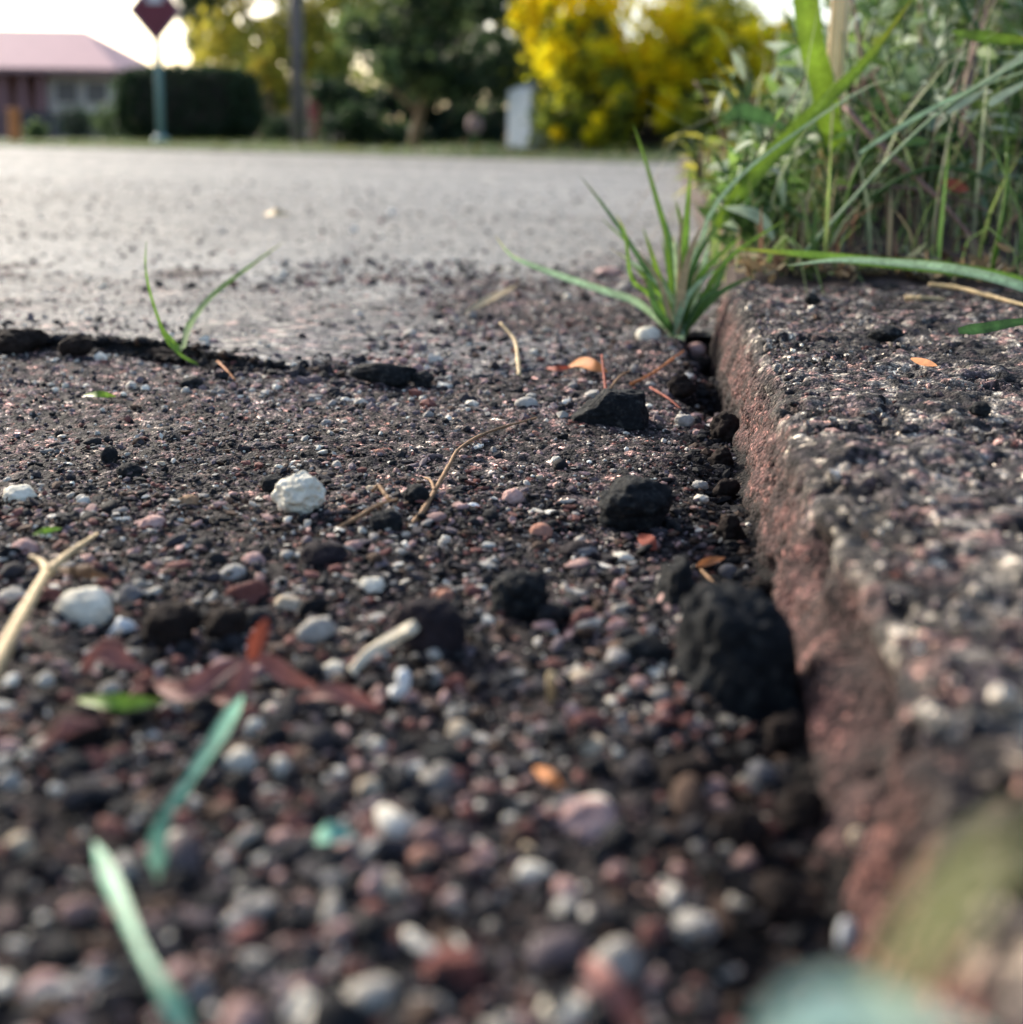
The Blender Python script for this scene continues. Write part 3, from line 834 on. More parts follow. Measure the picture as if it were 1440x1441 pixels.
# black lumps
B_ = 'lump'
S('bitumen_lump', 'long low black lump on the gutter by the crack', B_, 536, 528, 102, 32, 'black_rock', 71, 'chunk', deep=0.5, planes=14)
S('bitumen_lump', 'small black lump touching the long low one', B_, 594, 536, 44, 26, 'black_rock', 72, 'chunk')
S('bitumen_slab', 'black rectangular slab under the red needles', 'slab', 866, 578, 136, 54, 'black_rock', 73, 'chunk', deep=0.42, sub=5, rough=0.2, rot=0.0,
  block=[(-1, -.1, .9, .72), (1, -.2, .1, .9), (0, -1, .3, .8), (0, 1, 0, .8), (0, 0, -1, .8), (.12, 0, 1, .75), (-.3, -.8, -.2, .9)])
S('bitumen_lump', 'large black lump with a red leaf scrap below it', B_, 906, 716, 118, 82, 'black_rock', 74, 'chunk', sub=5, rough=0.3, planes=16)
S('bitumen_lump', 'angular black lump with a lit left corner', B_, 956, 832, 76, 84, 'black_rock', 75, 'chunk', sub=5, rot=0.0, rough=0.26,
  block=[(-1, -.2, .5, .72), (1, -.1, .35, .72), (-.1, -1, .2, .75), (0, 1, 0, .8), (0, 0, -1, .8), (-.4, 0, 1, .80), (.9, 0, .9, .85), (-.6, -.8, .3, .8)])
S('bitumen_chunk', 'biggest black chunk wedged against the kerb foot', 'chunk', 1046, 940, 206, 196, 'black_rock', 76, 'chunk', sub=5, deep=0.62, rot=0.0, rough=0.26,
  block=[(-1, -.25, .12, .82), (1, -.1, .15, .85), (.1, -1, .25, .75), (0, 1, 0, .8), (0, 0, -1, .8), (.16, -.12, 1, .66), (.8, 0, .62, .90), (-.75, -.1, .8, .98), (-.7, -.75, .1, .84)])
S('bitumen_lump', 'round black lump in the middle of the gravel', B_, 729, 843, 92, 74, 'black_rock', 77, sub=5, rough=0.24)
S('earth_lump', 'dark purple lump behind the wood splinter', B_, 598, 886, 112, 96, 'purple_rock', 78, sub=5, rough=0.22)
S('bitumen_lump', 'low black lump left of the biggest chunk', B_, 908, 921, 86, 42, 'black_rock', 79, 'chunk')
S('bitumen_lump', 'small round black lump below the thin twigs', B_, 540, 737, 52, 34, 'black_rock', 80)
S('bitumen_lump', 'small black lump between the two thin twigs', B_, 585, 700, 40, 34, 'black_rock', 81)
S('bitumen_lump', 'small flat black lump in front of the crack sprout', B_, 266, 540, 36, 17, 'black_rock', 82)
S('bitumen_lump', 'blurred dark domed lump in the near gravel', B_, 622, 1079, 78, 48, 'black_rock', 83)
S('bitumen_lump', 'black oblong lump lying on top of the kerb', B_, 1246, 471, 54, 23, 'black_rock', 84, 'chunk', on='kerb')
S('bitumen_lump', 'small pointed black lump far back on the kerb', B_, 1141, 422, 26, 19, 'black_rock', 85, 'chunk', on='kerb')
S('bitumen_lump', 'dark lump on the kerb near the right edge', B_, 1380, 577, 34, 22, 'black_rock', 86, on='kerb')
S('earth_clod', 'dark earth clod at the left end of the crack', 'clod', 18, 483, 76, 38, 'clod', 87, rough=0.3)
S('earth_clod', 'dark earth clod in the crack left of the sprout', 'clod', 104, 489, 52, 36, 'clod', 88, rough=0.3)
S('earth_clod', 'flat black clod filling the crack behind the sprout', 'clod', 236, 501, 84, 22, 'clod', 89, rough=0.36)
S('earth_clod', 'small clod right of the crack sprout', 'clod', 272, 489, 28, 20, 'clod', 90, rough=0.3)
S('earth_lump', 'reddish dark lump on the bottom edge', B_, 636, 1372, 100, 56, 'red_rock', 91, rough=0.34)
S('bitumen_lump', 'dark lump behind the big lumpy white stone', B_, 384, 684, 40, 26, 'black_rock', 92)
S('bitumen_lump', 'dark low lump in the left gravel above the pebbles', B_, 178, 664, 40, 22, 'black_rock', 93)
S('bitumen_lump', 'dark upright lump left of the low dark one', B_, 152, 642, 26, 26, 'black_rock', 94)
S('earth_lump', 'dark bark-like lump with brown ridge in the left gravel', B_, 232, 888, 84, 66, 'clod', 95, rough=0.25)
S('earth_lump', 'dark brown curled lump right of the bark-like lump', B_, 312, 886, 70, 56, 'clod', 96, rough=0.25)
S('earth_lump', 'dark earth lump at the left below the reddish leaf', B_, 95, 1030, 96, 60, 'clod', 97, rough=0.22)
S('earth_lump', 'dark wide lump below the small round black lump', B_, 450, 782, 74, 40, 'purple_rock', 98, rough=0.2)
S('earth_lump', 'dark lump above the round black lump', B_, 812, 776, 56, 26, 'purple_rock', 99, rough=0.2)
for i, (px, py, a, b, lb) in enumerate(((306, 508, 42, 20, 'low earth clod at the right end of the crack'), (-12, 478, 50, 30, 'earth clod cut by the left edge at the crack'))):
    S('earth_clod', lb, 'clod', px, py, a, b, 'clod', 140 + i, rough=0.36)
# crumbly soil along the kerb foot
cl = [(1020, 606, 50, 48, 'crumbly brown soil clod at the near rim of the hole'), (1016, 648, 40, 34, 'dark soil clod below the rim clod by the kerb'), (1022, 694, 44, 40, 'soil clod beside the two light pebbles'),
      (1030, 748, 46, 46, 'soil clod beside the kerb foot above the orange scrap'), (985, 520, 50, 30, 'dark soil clod at the far rim of the hole'), (960, 545, 46, 34, 'dark soil clod on the left rim of the hole'),
      (1070, 835, 46, 36, 'soil clod behind the biggest black chunk'), (1105, 1040, 70, 60, 'blurred soil clod in front of the biggest chunk'), (1130, 1150, 80, 70, 'blurred dark soil clod at the near kerb foot'),
      (1040, 1180, 90, 64, 'blurred dark lump in the near soil'), (1110, 1280, 100, 70, 'blurred soil clod left of the white upright chip'), (965, 1100, 80, 50, 'blurred dark clod left of the grey capped pebble')]
for i, (px, py, a, b, lb) in enumerate(cl):
    S('soil_clod', lb, 'clod', px, py, a, b, 'clod', 120 + i, rough=0.34, sub=4)
# more loose pebbles of the near gravel, each told apart by its colour and the marked thing nearest to it
r = np.random.default_rng(99)
MARKS = list(S_LOG)
zones = [((20, 520), (770, 900), (14, 25), 14), ((560, 900), (770, 930), (12, 22), 14), ((380, 900), (930, 1130), (16, 28), 12), ((300, 1000), (1130, 1400), (20, 38), 12),
         ((20, 300), (1000, 1400), (18, 32), 9), ((640, 980), (600, 700), (12, 20), 8), ((40, 560), (590, 700), (10, 18), 10)]
kinds = [('white', 'white_rock'), ('grey', 'pale_rock'), ('pinkish', 'pink_rock'), ('reddish', 'red_rock'), ('beige', 'cream_rock'), ('dark grey', 'grey_rock'), ('black', 'black_rock'), ('salmon', 'salmon_rock')]
cnt, used = 0, set()
for (xa, xb), (ya, yb), (sa, sb), num in zones:
    q = tries = 0
    while q < num and tries < 400:
        tries += 1
        nm, mt = kinds[int(r.choice(8, p=[.05, .06, .12, .22, .12, .12, .20, .11]))]
        px, py, sz = r.uniform(xa, xb), r.uniform(ya, yb), r.uniform(sa, sb)
        near = sorted(((mx - px) ** 2 + (2 * (my - py)) ** 2, lb, mx, my, mw, mh) for lb, mx, my, mw, mh in MARKS)
        if any(abs(mx - px) < 0.5 * (mw + sz) + 4 and abs(my - py) < 0.5 * (mh + sz * .6) + 3 for _, _, mx, my, mw, mh in near[:6]):
            continue
        dd_, lb, mx, my, mw, mh = next(n_ for n_ in near if len(n_[1].split()) <= 9 and not n_[1].startswith('loose'))
        dx, dy = px - mx, 2 * (py - my)
        word = ('right of' if dx > 0 else 'left of') if abs(dx) > abs(dy) else ('in front of' if dy > 0 else 'behind')
        txt = 'loose %s pebble %s the %s' % (nm, word, lb)
        if txt in used or len(txt.split()) > 16:
            continue
        used.add(txt)
        S('pebble', txt, PB, px, py, sz, sz * r.uniform(0.42, 0.66), mt, 300 + cnt, 'round' if cnt % 3 == 0 else 'chunk', sub=3, group='loose pebbles in the gutter gravel', rough=0.32)
        cnt += 1
        q += 1

# ------------------------------------------------------------------ blades, leaves, twigs
def blade(pts, width, n=18, prof='grass', fold=0.25, twist=0.0, face=0.7, up=(0, 0, 1)):
    """Vertices and faces of a folded blade with a mid rib along the points."""
    c = curve(pts, n)
    V = []
    for i, p in enumerate(c):
        t = c[min(i + 1, n - 1)] - c[max(i - 1, 0)]
        t = t / (np.linalg.norm(t) + 1e-12)
        u = i / (n - 1)
        view = EYE - p
        view /= np.linalg.norm(view)
        nv = view * face + np.asarray(up, float) * (1 - face)
        s_ = np.cross(t, nv)
        s_ /= np.linalg.norm(s_) + 1e-12
        nn = np.cross(s_, t)
        a = twist * (u - 0.3)
        s2_ = s_ * math.cos(a) + nn * math.sin(a)
        n2 = nn * math.cos(a) - s_ * math.sin(a)
        if prof == 'grass':
            wv = min(1, 0.55 + 2.5 * u) * (1 - u ** 2.6) ** 0.8
        elif prof == 'leaf':
            wv = math.sin(math.pi * min(1, u * 0.97 + 0.03)) ** 0.8
        elif prof == 'cut':
            wv = (0.75 + 0.25 * math.sin(u * 9)) * min(1, 8 * (1 - u) + 0.1) * min(1, 8 * u + 0.2)
        else:
            wv = 1
        hw = width * 0.5 * wv + 1e-5
        V += [p - s2_ * hw + n2 * fold * hw, p, p + s2_ * hw + n2 * fold * hw]
    F = []
    for i in range(n - 1):
        a = 3 * i
        F += [(a, a + 1, a + 4, a + 3), (a + 1, a + 2, a + 5, a + 4)]
    return np.array(V), np.array(F)
def ppts(seq):                              # (px, py, d) waypoints
    return [at(*q) for q in seq]
def gpts(seq, lift=0.0015):                 # (px, py, height in metres) waypoints over the gutter
    out = []
    for q in seq:
        zz_ = q[2] if len(q) > 2 else lift
        b = gp(q[0], q[1], zz_)
        b = gp(q[0], q[1], gz(b[0], b[1]) + zz_)
        out.append(b)
    return out
def make_blade(name, label, cat, pts, wpx, mat, prof='grass', parent=None, group=None, **kw):
    pts = np.asarray(pts)
    V, F = blade(pts, wpx * mpp(pts[len(pts) // 2]), prof=prof, **kw)
    ns = len(V) // 3
    rb = np.random.default_rng(abs(int(pts[0][0] * 1e5)) % 9999 + 7)
    u = np.linspace(0, 1, ns)[:, None, None]
    cb = np.ones((ns, 3, 3)) * np.array([0.82, 1.3, 0.95])[None, :, None] * rb.uniform(0.72, 1.25, (ns, 1, 1))
    dry = sstep(0.78, 1.0, u + 0.08 * rb.normal(size=(ns, 3, 1))) * rb.uniform(0, 0.8)
    cb = cb * (1 - dry) + np.array((2.2, 1.15, 1.2)) * dry
    o = obj(name, V, F, MAT[mat], parent, col=cb.reshape(-1, 3))
    return tag(o, label, cat, group)
def make_twig(name, label, cat, pts, wpx, mat, parent=None, taper=0.6, knots=0.15, n=22):
    pts = np.asarray(pts)
    c = curve(pts, n)
    rad = 0.5 * wpx * mpp(c[n // 2]) * (1 - (1 - taper) * np.linspace(0, 1, n)) * (1 + knots * rng.normal(size=n))
    mb = MB().tube(c, np.abs(rad), 7)
    o = mb.build(name, MAT[mat], parent, smooth=True)
    return tag(o, label, cat)

# debris on the gravel
splint = gpts([(494, 946, 0.003), (515, 922, 0.005), (545, 902, 0.007), (577, 884, 0.010)])
V, F = [], []
c = curve(splint, 10)
m = mpp(c[5])
mb = MB()
for i in range(9):
    pass
dirv = (c[-1] - c[0]) / np.linalg.norm(c[-1] - c[0])
sv = np.cross(dirv, [0, 0, 1.0]); sv /= np.linalg.norm(sv)
uv = np.cross(sv, dirv)
sec = [(-1, -0.5), (-0.6, 0.5), (0.1, 0.62), (0.7, 0.35), (1, -0.4), (0.2, -0.7)]
Vs = []
for i, p in enumerate(c):
    u = i / 9
    wv = 11 * m * (0.75 + 0.35 * u)
    for k, (a, b) in enumerate(sec):
        j = 0.12 * math.sin(7 * i + 3 * k)
        Vs.append(p + sv * wv * (a + j) + uv * wv * (b + j) + dirv * (0.9 * wv * (k % 3 - 1) * (i == 9)))
Fs = [(i * 6 + k, i * 6 + (k + 1) % 6, (i + 1) * 6 + (k + 1) % 6, (i + 1) * 6 + k) for i in range(9) for k in range(6)] + [(5, 4, 3, 2, 1, 0), tuple(54 + k for k in range(6))]
tag(MB().add(Vs, Fs).build('wood_splinter', MAT['wood']), 'pale bleached wood splinter leaning on the gravel', 'splinter')
# bent white chip
cc = curve(gpts([(552, 972, 0.002), (561, 976, 0.003), (568, 962, 0.005), (566, 942, 0.008)]), 10)
mb = MB().tube(cc, np.array([6, 9, 11, 12, 11, 10, 10, 11, 10, 6]) * mpp(cc[5]), 8)
tag(mb.build('white_chip', MAT['white_chip'], smooth=True), 'bent bright white chip below the wood splinter', 'chip')
cc = curve(gpts([(777, 992, 0.0), (776, 975, 0.004), (777, 950, 0.010)]), 8)
tag(MB().tube(cc, np.array([8, 8, 7.5, 7, 7.5, 8, 8, 6]) * mpp(cc[4]), 6).build('wood_splinter', MAT['straw'], smooth=True), 'short tan splinter standing upright in the gravel', 'splinter')
tw = empty('twig', gpts([(510, 722)])[0])
tag(tw, 'thin brown twig with hooked tip left of the black lump', 'twig')
make_twig('stem', None, None, gpts([(466, 748, .001), (500, 730, .003), (530, 712, .004), (560, 702, .006)]), 7, 'twig', tw)
make_twig('side_shoot', None, None, gpts([(549, 704, .005), (541, 694, .006), (533, 684, .007), (524, 690, .006)]), 8, 'twig', tw)
tw = empty('twig', gpts([(605, 690)])[0])
tag(tw, 'long kinked thin twig running up to the dark grit', 'twig')
make_twig('stem', None, None, gpts([(577, 741, .001), (596, 718, .003), (615, 685, .004), (632, 655, .004), (648, 630, .003), (690, 607, .003), (755, 588, .002)]), 7, 'twig', tw, n=30)
make_twig('side_shoot', None, None, gpts([(612, 690, .004), (606, 676, .005), (598, 672, .004)]), 5, 'twig', tw)
make_twig('straw_stalk', 'pale curved dry stalk standing above the gutter gravel', 'stalk', gpts([(731, 530, .0), (729, 505, .006), (724, 478, .013), (704, 454, .020)]), 7, 'straw')
make_twig('pine_needle', 'orange dry needle slanting from gravel towards the kerb', 'needle', gpts([(889, 540, .002), (920, 524, .004), (962, 494, .008)]), 5, 'orange_leaf')
make_twig('pine_needle', 'upright red needle standing behind the black slab', 'needle', gpts([(853, 550, .004), (850, 525, .009), (847, 500, .014)]), 5, 'red_leaf')
make_twig('pine_needle', 'thin dark needle beside the upright red needle', 'needle', gpts([(858, 548, .003), (872, 530, .005), (886, 522, .006)]), 4, 'twig')
make_twig('pine_needle', 'short orange needle right of the crack sprout', 'needle', gpts([(306, 508, .004), (318, 520, .004), (331, 535, .001)]), 4, 'orange_leaf')
make_twig('pine_needle', 'reddish needle lying right of the black slab', 'needle', gpts([(915, 545, .003), (940, 560, .003), (958, 575, .002)]), 4, 'red_leaf')
make_blade('dry_leaf', 'orange brown dry leaf behind the black slab', 'leaf', gpts([(800, 516, .003), (818, 512, .006), (835, 516, .007), (856, 524, .005)]), 20, 'orange_leaf', 'leaf', fold=0.5)
make_blade('dry_leaf', 'reddish thin leaf strip left of the orange dry leaf', 'leaf', gpts([(768, 518, .002), (785, 519, .003), (806, 517, .003)]), 8, 'red_leaf', 'leaf', fold=0.4)
make_blade('leaf_scrap', 'red leaf scrap below the large black lump', 'leaf', gpts([(900, 752, .003), (912, 762, .004), (924, 774, .002)]), 22, 'red_leaf', 'leaf', fold=0.2)
make_blade('leaf_scrap', 'orange leaf scrap on the soil near the kerb foot', 'leaf', gpts([(980, 797, .003), (1000, 790, .005), (1021, 784, .004)]), 13, 'orange_leaf', 'leaf', fold=0.3)
make_blade('leaf_scrap', 'orange flake lying on top of the kerb', 'leaf', [gp(px, py, K + .004) for px, py in ((1282, 504), (1300, 510), (1320, 515))], 12, 'orange_leaf', 'leaf', fold=0.2)
make_twig('rootlet', 'thin brown rootlet beside the round grey pebble', 'rootlet', gpts([(985, 800, .002), (1000, 815, .003), (1016, 826, .003), (1030, 836, .001)]), 5, 'twig')
tw = empty('straw_twig', gpts([(60, 830)])[0])
tag(tw, 'forked straw-coloured twig at the left edge', 'twig')
make_twig('stem', None, None, gpts([(-30, 985, .016), (5, 915, .014), (40, 850, .012), (66, 805, .010)]), 22, 'straw', tw, taper=0.75, knots=0.06)
make_twig('fork', None, None, gpts([(66, 806, .010), (90, 785, .010), (110, 770, .009), (136, 752, .007)]), 15, 'straw', tw, taper=0.4, knots=0.06)
make_twig('fork', None, None, gpts([(66, 806, .010), (60, 792, .010), (44, 783, .010)]), 13, 'straw', tw, taper=0.5, knots=0.06)
make_blade('dry_leaf', 'brown curled dry leaf right of the forked straw twig', 'leaf', gpts([(80, 800, .006), (105, 800, .008), (130, 803, .008), (156, 812, .004)]), 22, 'brown_leaf', 'leaf', fold=-0.5)
wl = empty('wilted_leaf', gpts([(340, 935)])[0])
tag(wl, 'twisted reddish wilted leaf with a pointed upright tip', 'leaf')
make_blade('leaf_lobe', None, None, gpts([(215, 960, .004), (260, 975, .006), (310, 950, .009), (355, 925, .012)]), 34, 'pink_leaf', 'leaf', wl, fold=0.6, twist=1.2)
make_blade('leaf_lobe', None, None, gpts([(350, 935, .010), (362, 910, .014), (372, 888, .018), (377, 868, .021)]), 26, 'red_leaf', 'leaf', wl, fold=0.6, twist=0.8)
make_blade('leaf_lobe', None, None, gpts([(350, 925, .010), (380, 935, .009), (410, 952, .007), (450, 968, .004)]), 26, 'pink_leaf', 'leaf', wl, fold=0.5, twist=-1.2)
make_blade('leaf_lobe', None, None, gpts([(300, 985, .004), (330, 975, .007), (345, 950, .010), (352, 930, .012)]), 30, 'pink_leaf', 'leaf', wl, fold=0.5)
make_blade('dry_leaf', 'orange-red crumpled leaf left of the wilted leaf', 'leaf', gpts([(115, 945, .004), (145, 925, .009), (175, 938, .008), (220, 950, .004)]), 36, 'pink_leaf', 'leaf', fold=0.7, twist=1.5)
make_blade('dry_leaf', 'brown ridge of dead leaf over the dark earth lump', 'leaf', gpts([(50, 1050, .012), (80, 1025, .018), (110, 1012, .018), (145, 1015, .012)]), 30, 'pink_leaf', 'leaf', fold=-0.5)
make_blade('dry_leaf', 'reddish leaf strip right of the cut green blade', 'leaf', gpts([(420, 985, .003), (460, 975, .007), (500, 985, .006), (540, 1000, .002)]), 24, 'pink_leaf', 'leaf', fold=0.6)
make_blade('dry_leaf', 'red-brown strip rising from the bottom edge', 'leaf', gpts([(905, 1460, .004), (880, 1420, .008), (850, 1380, .010), (825, 1345, .008)]), 36, 'pink_leaf', 'leaf', fold=0.5)
make_blade('dry_leaf', 'orange scrap in the near gravel by the soil', 'leaf', gpts([(752, 1080, .004), (775, 1095, .007), (795, 1110, .003)]), 18, 'orange_leaf', 'leaf', fold=0.3)
make_blade('cut_grass', 'upper cut blue-green grass blade leaning over gravel', 'grass blade', gpts([(342, 978, .010), (305, 1040, .012), (262, 1105, .012), (225, 1170, .009), (222, 1240, .003)]), 25, 'blade_mint', 'cut', fold=0.35)
make_blade('cut_grass', 'lower cut blue-green grass blade at bottom left', 'grass blade', gpts([(133, 1185, .004), (165, 1260, .008), (200, 1340, .010), (235, 1400, .010), (270, 1470, .006)]), 27, 'blade_mint', 'cut', fold=0.35)
make_blade('leaf_scrap', 'mint green scrap in the near gravel', 'leaf', gpts([(440, 1180, .003), (465, 1172, .006), (498, 1172, .004)]), 28, 'mint_scrap', 'leaf', fold=0.2)
make_blade('leaf_scrap', 'dark green leaf scrap left of the wilted leaf', 'leaf', gpts([(110, 985, .004), (150, 988, .007), (190, 990, .007), (232, 985, .004)]), 24, 'blade', 'leaf', fold=0.3)
make_blade('leaf_scrap', 'thin green leaf scrap above the forked twig', 'leaf', gpts([(46, 752, .003), (65, 747, .005), (88, 744, .004)]), 10, 'blade', 'leaf', fold=0.3)
make_blade('leaf_scrap', 'yellow-green leaf scrap on the sharp gravel', 'leaf', gpts([(118, 556, .002), (140, 555, .004), (164, 558, .002)]), 10, 'blade', 'leaf', fold=0.3)
make_blade('dry_leaf', 'faint tan dry blade on the road left of tuft', 'leaf', gpts([(655, 440, .002), (690, 420, .004), (730, 400, .003)]), 12, 'straw', 'leaf', fold=0.2)
make_blade('dry_leaf', 'pale dry leaf lying far out on the road', 'leaf', [gp(370, 303, .004), gp(390, 299, .012), gp(412, 303, .004)], 12, 'straw', 'leaf', fold=0.3)

# sprout in the crack
b0 = gpts([(284, 514, .001)])[0]
sp = empty('grass_sprout', b0)
tag(sp, 'small grass sprout growing out of the crack in the road edge', 'grass sprout')
d0 = depth(b0)
make_blade('blade', None, None, ppts([(290, 518, d0), (255, 500, d0), (232, 470, d0), (215, 425, d0), (205, 380, d0), (206, 336, d0)]), 5, 'blade', 'grass', sp)
make_blade('blade', None, None, ppts([(256, 494, d0), (244, 486, d0 + .005), (232, 470, d0 + .005), (222, 455, d0 + .01)]), 12, 'blade', 'grass', sp)
make_blade('blade', None, None, ppts([(258, 490, d0 + .01), (268, 455, d0 + .06), (300, 415, d0 + .13), (345, 380, d0 + .18), (402, 338, d0 + .24)]), 9, 'blade', 'grass', sp)
make_blade('blade', None, None, ppts([(270, 500, d0 + .02), (310, 492, d0 + .04), (345, 478, d0 + .06), (370, 470, d0 + .07)]), 6, 'blade_dark', 'grass', sp)

# grass tuft at the kerb's far end
b0 = gp(957, 474)
TB = depth(b0)
tf = empty('grass_tuft', b0)
tag(tf, 'green grass tuft rooted between gutter and far end of kerb', 'grass tuft')
tuft = [([(952, 470), (948, 430), (945, 380), (938, 330), (924, 280), (908, 225), (890, 170)], 12, 'blade', .05),
        ([(955, 470), (958, 420), (964, 350), (968, 290), (972, 235)], 15, 'blade', 0),
        ([(957, 472), (962, 430), (966, 370), (960, 320), (950, 280)], 15, 'blade', .02),
        ([(953, 470), (940, 440), (915, 390), (885, 340), (850, 290), (815, 245)], 10, 'blade_dark', .02),
        ([(953, 470), (930, 432), (908, 410), (888, 390), (880, 330), (866, 300)], 9, 'blade', -.01),
        ([(950, 470), (938, 455), (924, 435), (915, 405), (910, 385)], 16, 'blade_dark', -.02),
        ([(960, 470), (985, 440), (1010, 415), (1035, 400), (1065, 388)], 13, 'blade_dark', -.01),
        ([(958, 470), (972, 430), (985, 395), (992, 365), (998, 340)], 16, 'blade_pale', .01),
        ([(956, 470), (966, 420), (980, 370), (1000, 300), (1050, 240), (1130, 180), (1215, 125), (1262, 110)], 8, 'blade_pale', .03),
        ([(956, 472), (975, 445), (1000, 420), (1018, 380), (1030, 350)], 13, 'blade_dark', .04),
        ([(950, 470), (935, 440), (930, 400), (915, 350), (905, 320)], 11, 'blade_bright', .03),
        ([(948, 470), (900, 428), (858, 412), (810, 396), (760, 378), (720, 360), (696, 330)], 15, 'blade_pale', -.02)]
for pts, wp, mt, dz in tuft:
    n = len(pts)
    make_blade('blade', None, None, ppts([(p[0], p[1], TB + dz * i / (n - 1)) for i, p in enumerate(pts)]), wp * 0.82, mt, 'grass', tf)
r = np.random.default_rng(45)
for k in range(30):
    bx, tx_, ty_ = r.uniform(944, 966), r.normal(955, 60), r.uniform(290, 420)
    md = ((bx + tx_) / 2 + (bx - tx_) * 0.12, 470 - (470 - ty_) * 0.6)
    dz = r.uniform(-0.03, 0.06)
    make_blade('blade', None, None, ppts([(bx, 472, TB), (md[0], md[1], TB + dz * .5), (tx_, ty_, TB + dz)]), r.uniform(5, 12), ['blade', 'blade_dark', 'blade_pale', 'straw', 'blade'][k % 5], 'grass', tf)
make_blade('root_sheath', None, None, ppts([(957, 486, TB), (955, 470, TB), (953, 455, TB)]), 18, 'blade_pale', 'leaf', tf)

# ------------------------------------------------------------------ weedy bank behind the kerb
VX, VY = np.meshgrid(np.linspace(0, 1, 90), np.linspace(0, 1, 90))
vy = Y_END - 0.012 + 7.0 * VY ** 2
vx = X0 + 0.012 + 2.6 * VX ** 1.6 * (0.25 + VY)
pb = P3(vx, vy)
zb = K - 0.004 + 0.006 * sstep(Y_END - 0.012, Y_END + 0.012, vy).ravel() + 0.010 * sstep(0, 0.1, vx - X0).ravel() * sstep(Y_END, Y_END + 0.10, vy).ravel() + 0.05 * sstep(0.0, 0.5, vy - Y_END).ravel() + 0.004 * fbm(pb, 0.03, 3, 81)
zb = np.where(VX.ravel() == 0, -0.02, zb)
pb[:, 2] = zb
tag(obj('weedy_bank', pb, grid_faces(90, 90), MAT['bank_soil']), kind='structure')
def bank_z(x, y):
    return K + 0.000 + 0.010 * float(sstep(0, 0.1, x - X0)) + 0.05 * float(sstep(0.0, 0.5, y - Y_END))

# long blades and stalks one can single out
def hero(name, label, cat, seq, wp, mat, prof='grass', **kw):
    return make_blade(name, label, cat, ppts(seq), wp, mat, prof, **kw)
hero('long_grass', 'broad upright green blade cut by the top edge', 'grass blade', [(1176, 215, .98), (1168, 180, .97), (1158, 120, .96), (1142, 60, .95), (1128, -60, .94)], 35, 'blade_bright', 'flat', fold=0.15)
hero('long_grass', 'long bright yellow-green blade slanting up to the top edge', 'grass blade', [(1010, 320, .88), (1050, 262, .87), (1100, 205, .86), (1160, 145, .85), (1220, 85, .84), (1290, -10, .83)], 26, 'blade_bright', 'grass', fold=0.3)
hero('long_grass', 'wide green blade lying behind the kerb edge', 'grass blade', [(1500, 420, .78), (1420, 394, .76), (1330, 378, .75), (1240, 370, .74), (1130, 358, .73), (1034, 350, .72)], 21, 'blade', 'grass', fold=0.25)
hero('long_grass', 'pale whitish green blade arching over the kerb top', 'grass blade', [(1520, 440, .64), (1440, 404, .66), (1350, 380, .67), (1260, 370, .67), (1180, 366, .67), (1106, 374, .67)], 15, 'blade_pale', 'grass', fold=0.25)
hero('long_grass', 'short olive blade on the kerb at the right edge', 'grass blade', [(1349, 466, .53), (1385, 462, .53), (1430, 454, .53), (1500, 446, .53)], 17, 'blade_dark', 'grass', fold=0.2)
hero('long_grass', 'bright green leaf near the upper right corner', 'grass blade', [(1340, 44, .80), (1370, 50, .79), (1410, 55, .78), (1480, 60, .77)], 19, 'blade_bright', 'leaf', fold=0.25)
make_twig('straw_stalk', 'pale straw with a short stub lying on the kerb', 'straw', [gp(1308, 400, K + .006), gp(1350, 405, K + .006), gp(1400, 418, K + .005), gp(1460, 434, K + .003)], 8, 'straw')
make_twig('straw_stalk', 'short orange straw lying flat on the far kerb', 'straw', [gp(1275, 419, K + .002), gp(1300, 419, K + .003), gp(1330, 421, K + .002)], 8, 'straw')
ss = empty('seed_stalk', at(1190, 300, .82))
tag(ss, 'silvery seed stalk slanting up to the right edge', 'grass stalk')
make_twig('stem', None, None, ppts([(1120, 370, .84), (1188, 294, .82), (1260, 215, .80), (1340, 145, .78), (1470, 70, .75)]), 6, 'blade_pale', ss, knots=0.03)
for k, (px, py, L_) in enumerate(((1330, 160, 60), (1365, 128, 60), (1400, 104, 60), (1425, 86, 50))):
    make_blade('seed_husk', None, None, ppts([(px, py, .78), (px + L_ * .5, py - L_ * .28, .775), (px + L_, py - L_ * .6, .77)]), 11, 'silver', 'leaf', ss)
hero('long_grass', 'pale blade crossing below the silvery seed stalk', 'grass blade', [(1210, 215, .80), (1290, 165, .79), (1370, 125, .78), (1460, 95, .77)], 8, 'blade_pale', 'grass')
hero('long_grass', 'white-green blade tip at the right edge', 'grass blade', [(1392, 148, .77), (1415, 132, .77), (1470, 105, .77)], 13, 'silver', 'grass')
make_twig('weed_stalk', 'yellow-green jointed stem near the right edge', 'stem', ppts([(1396, 380, .80), (1408, 320, .79), (1416, 270, .79), (1418, 215, .79)]), 7, 'blade')
make_twig('weed_stalk', 'thin green stem with a yellow joint in the weeds', 'stem', ppts([(1160, 345, .86), (1185, 300, .85), (1205, 240, .84), (1238, 185, .83)]), 6, 'blade')
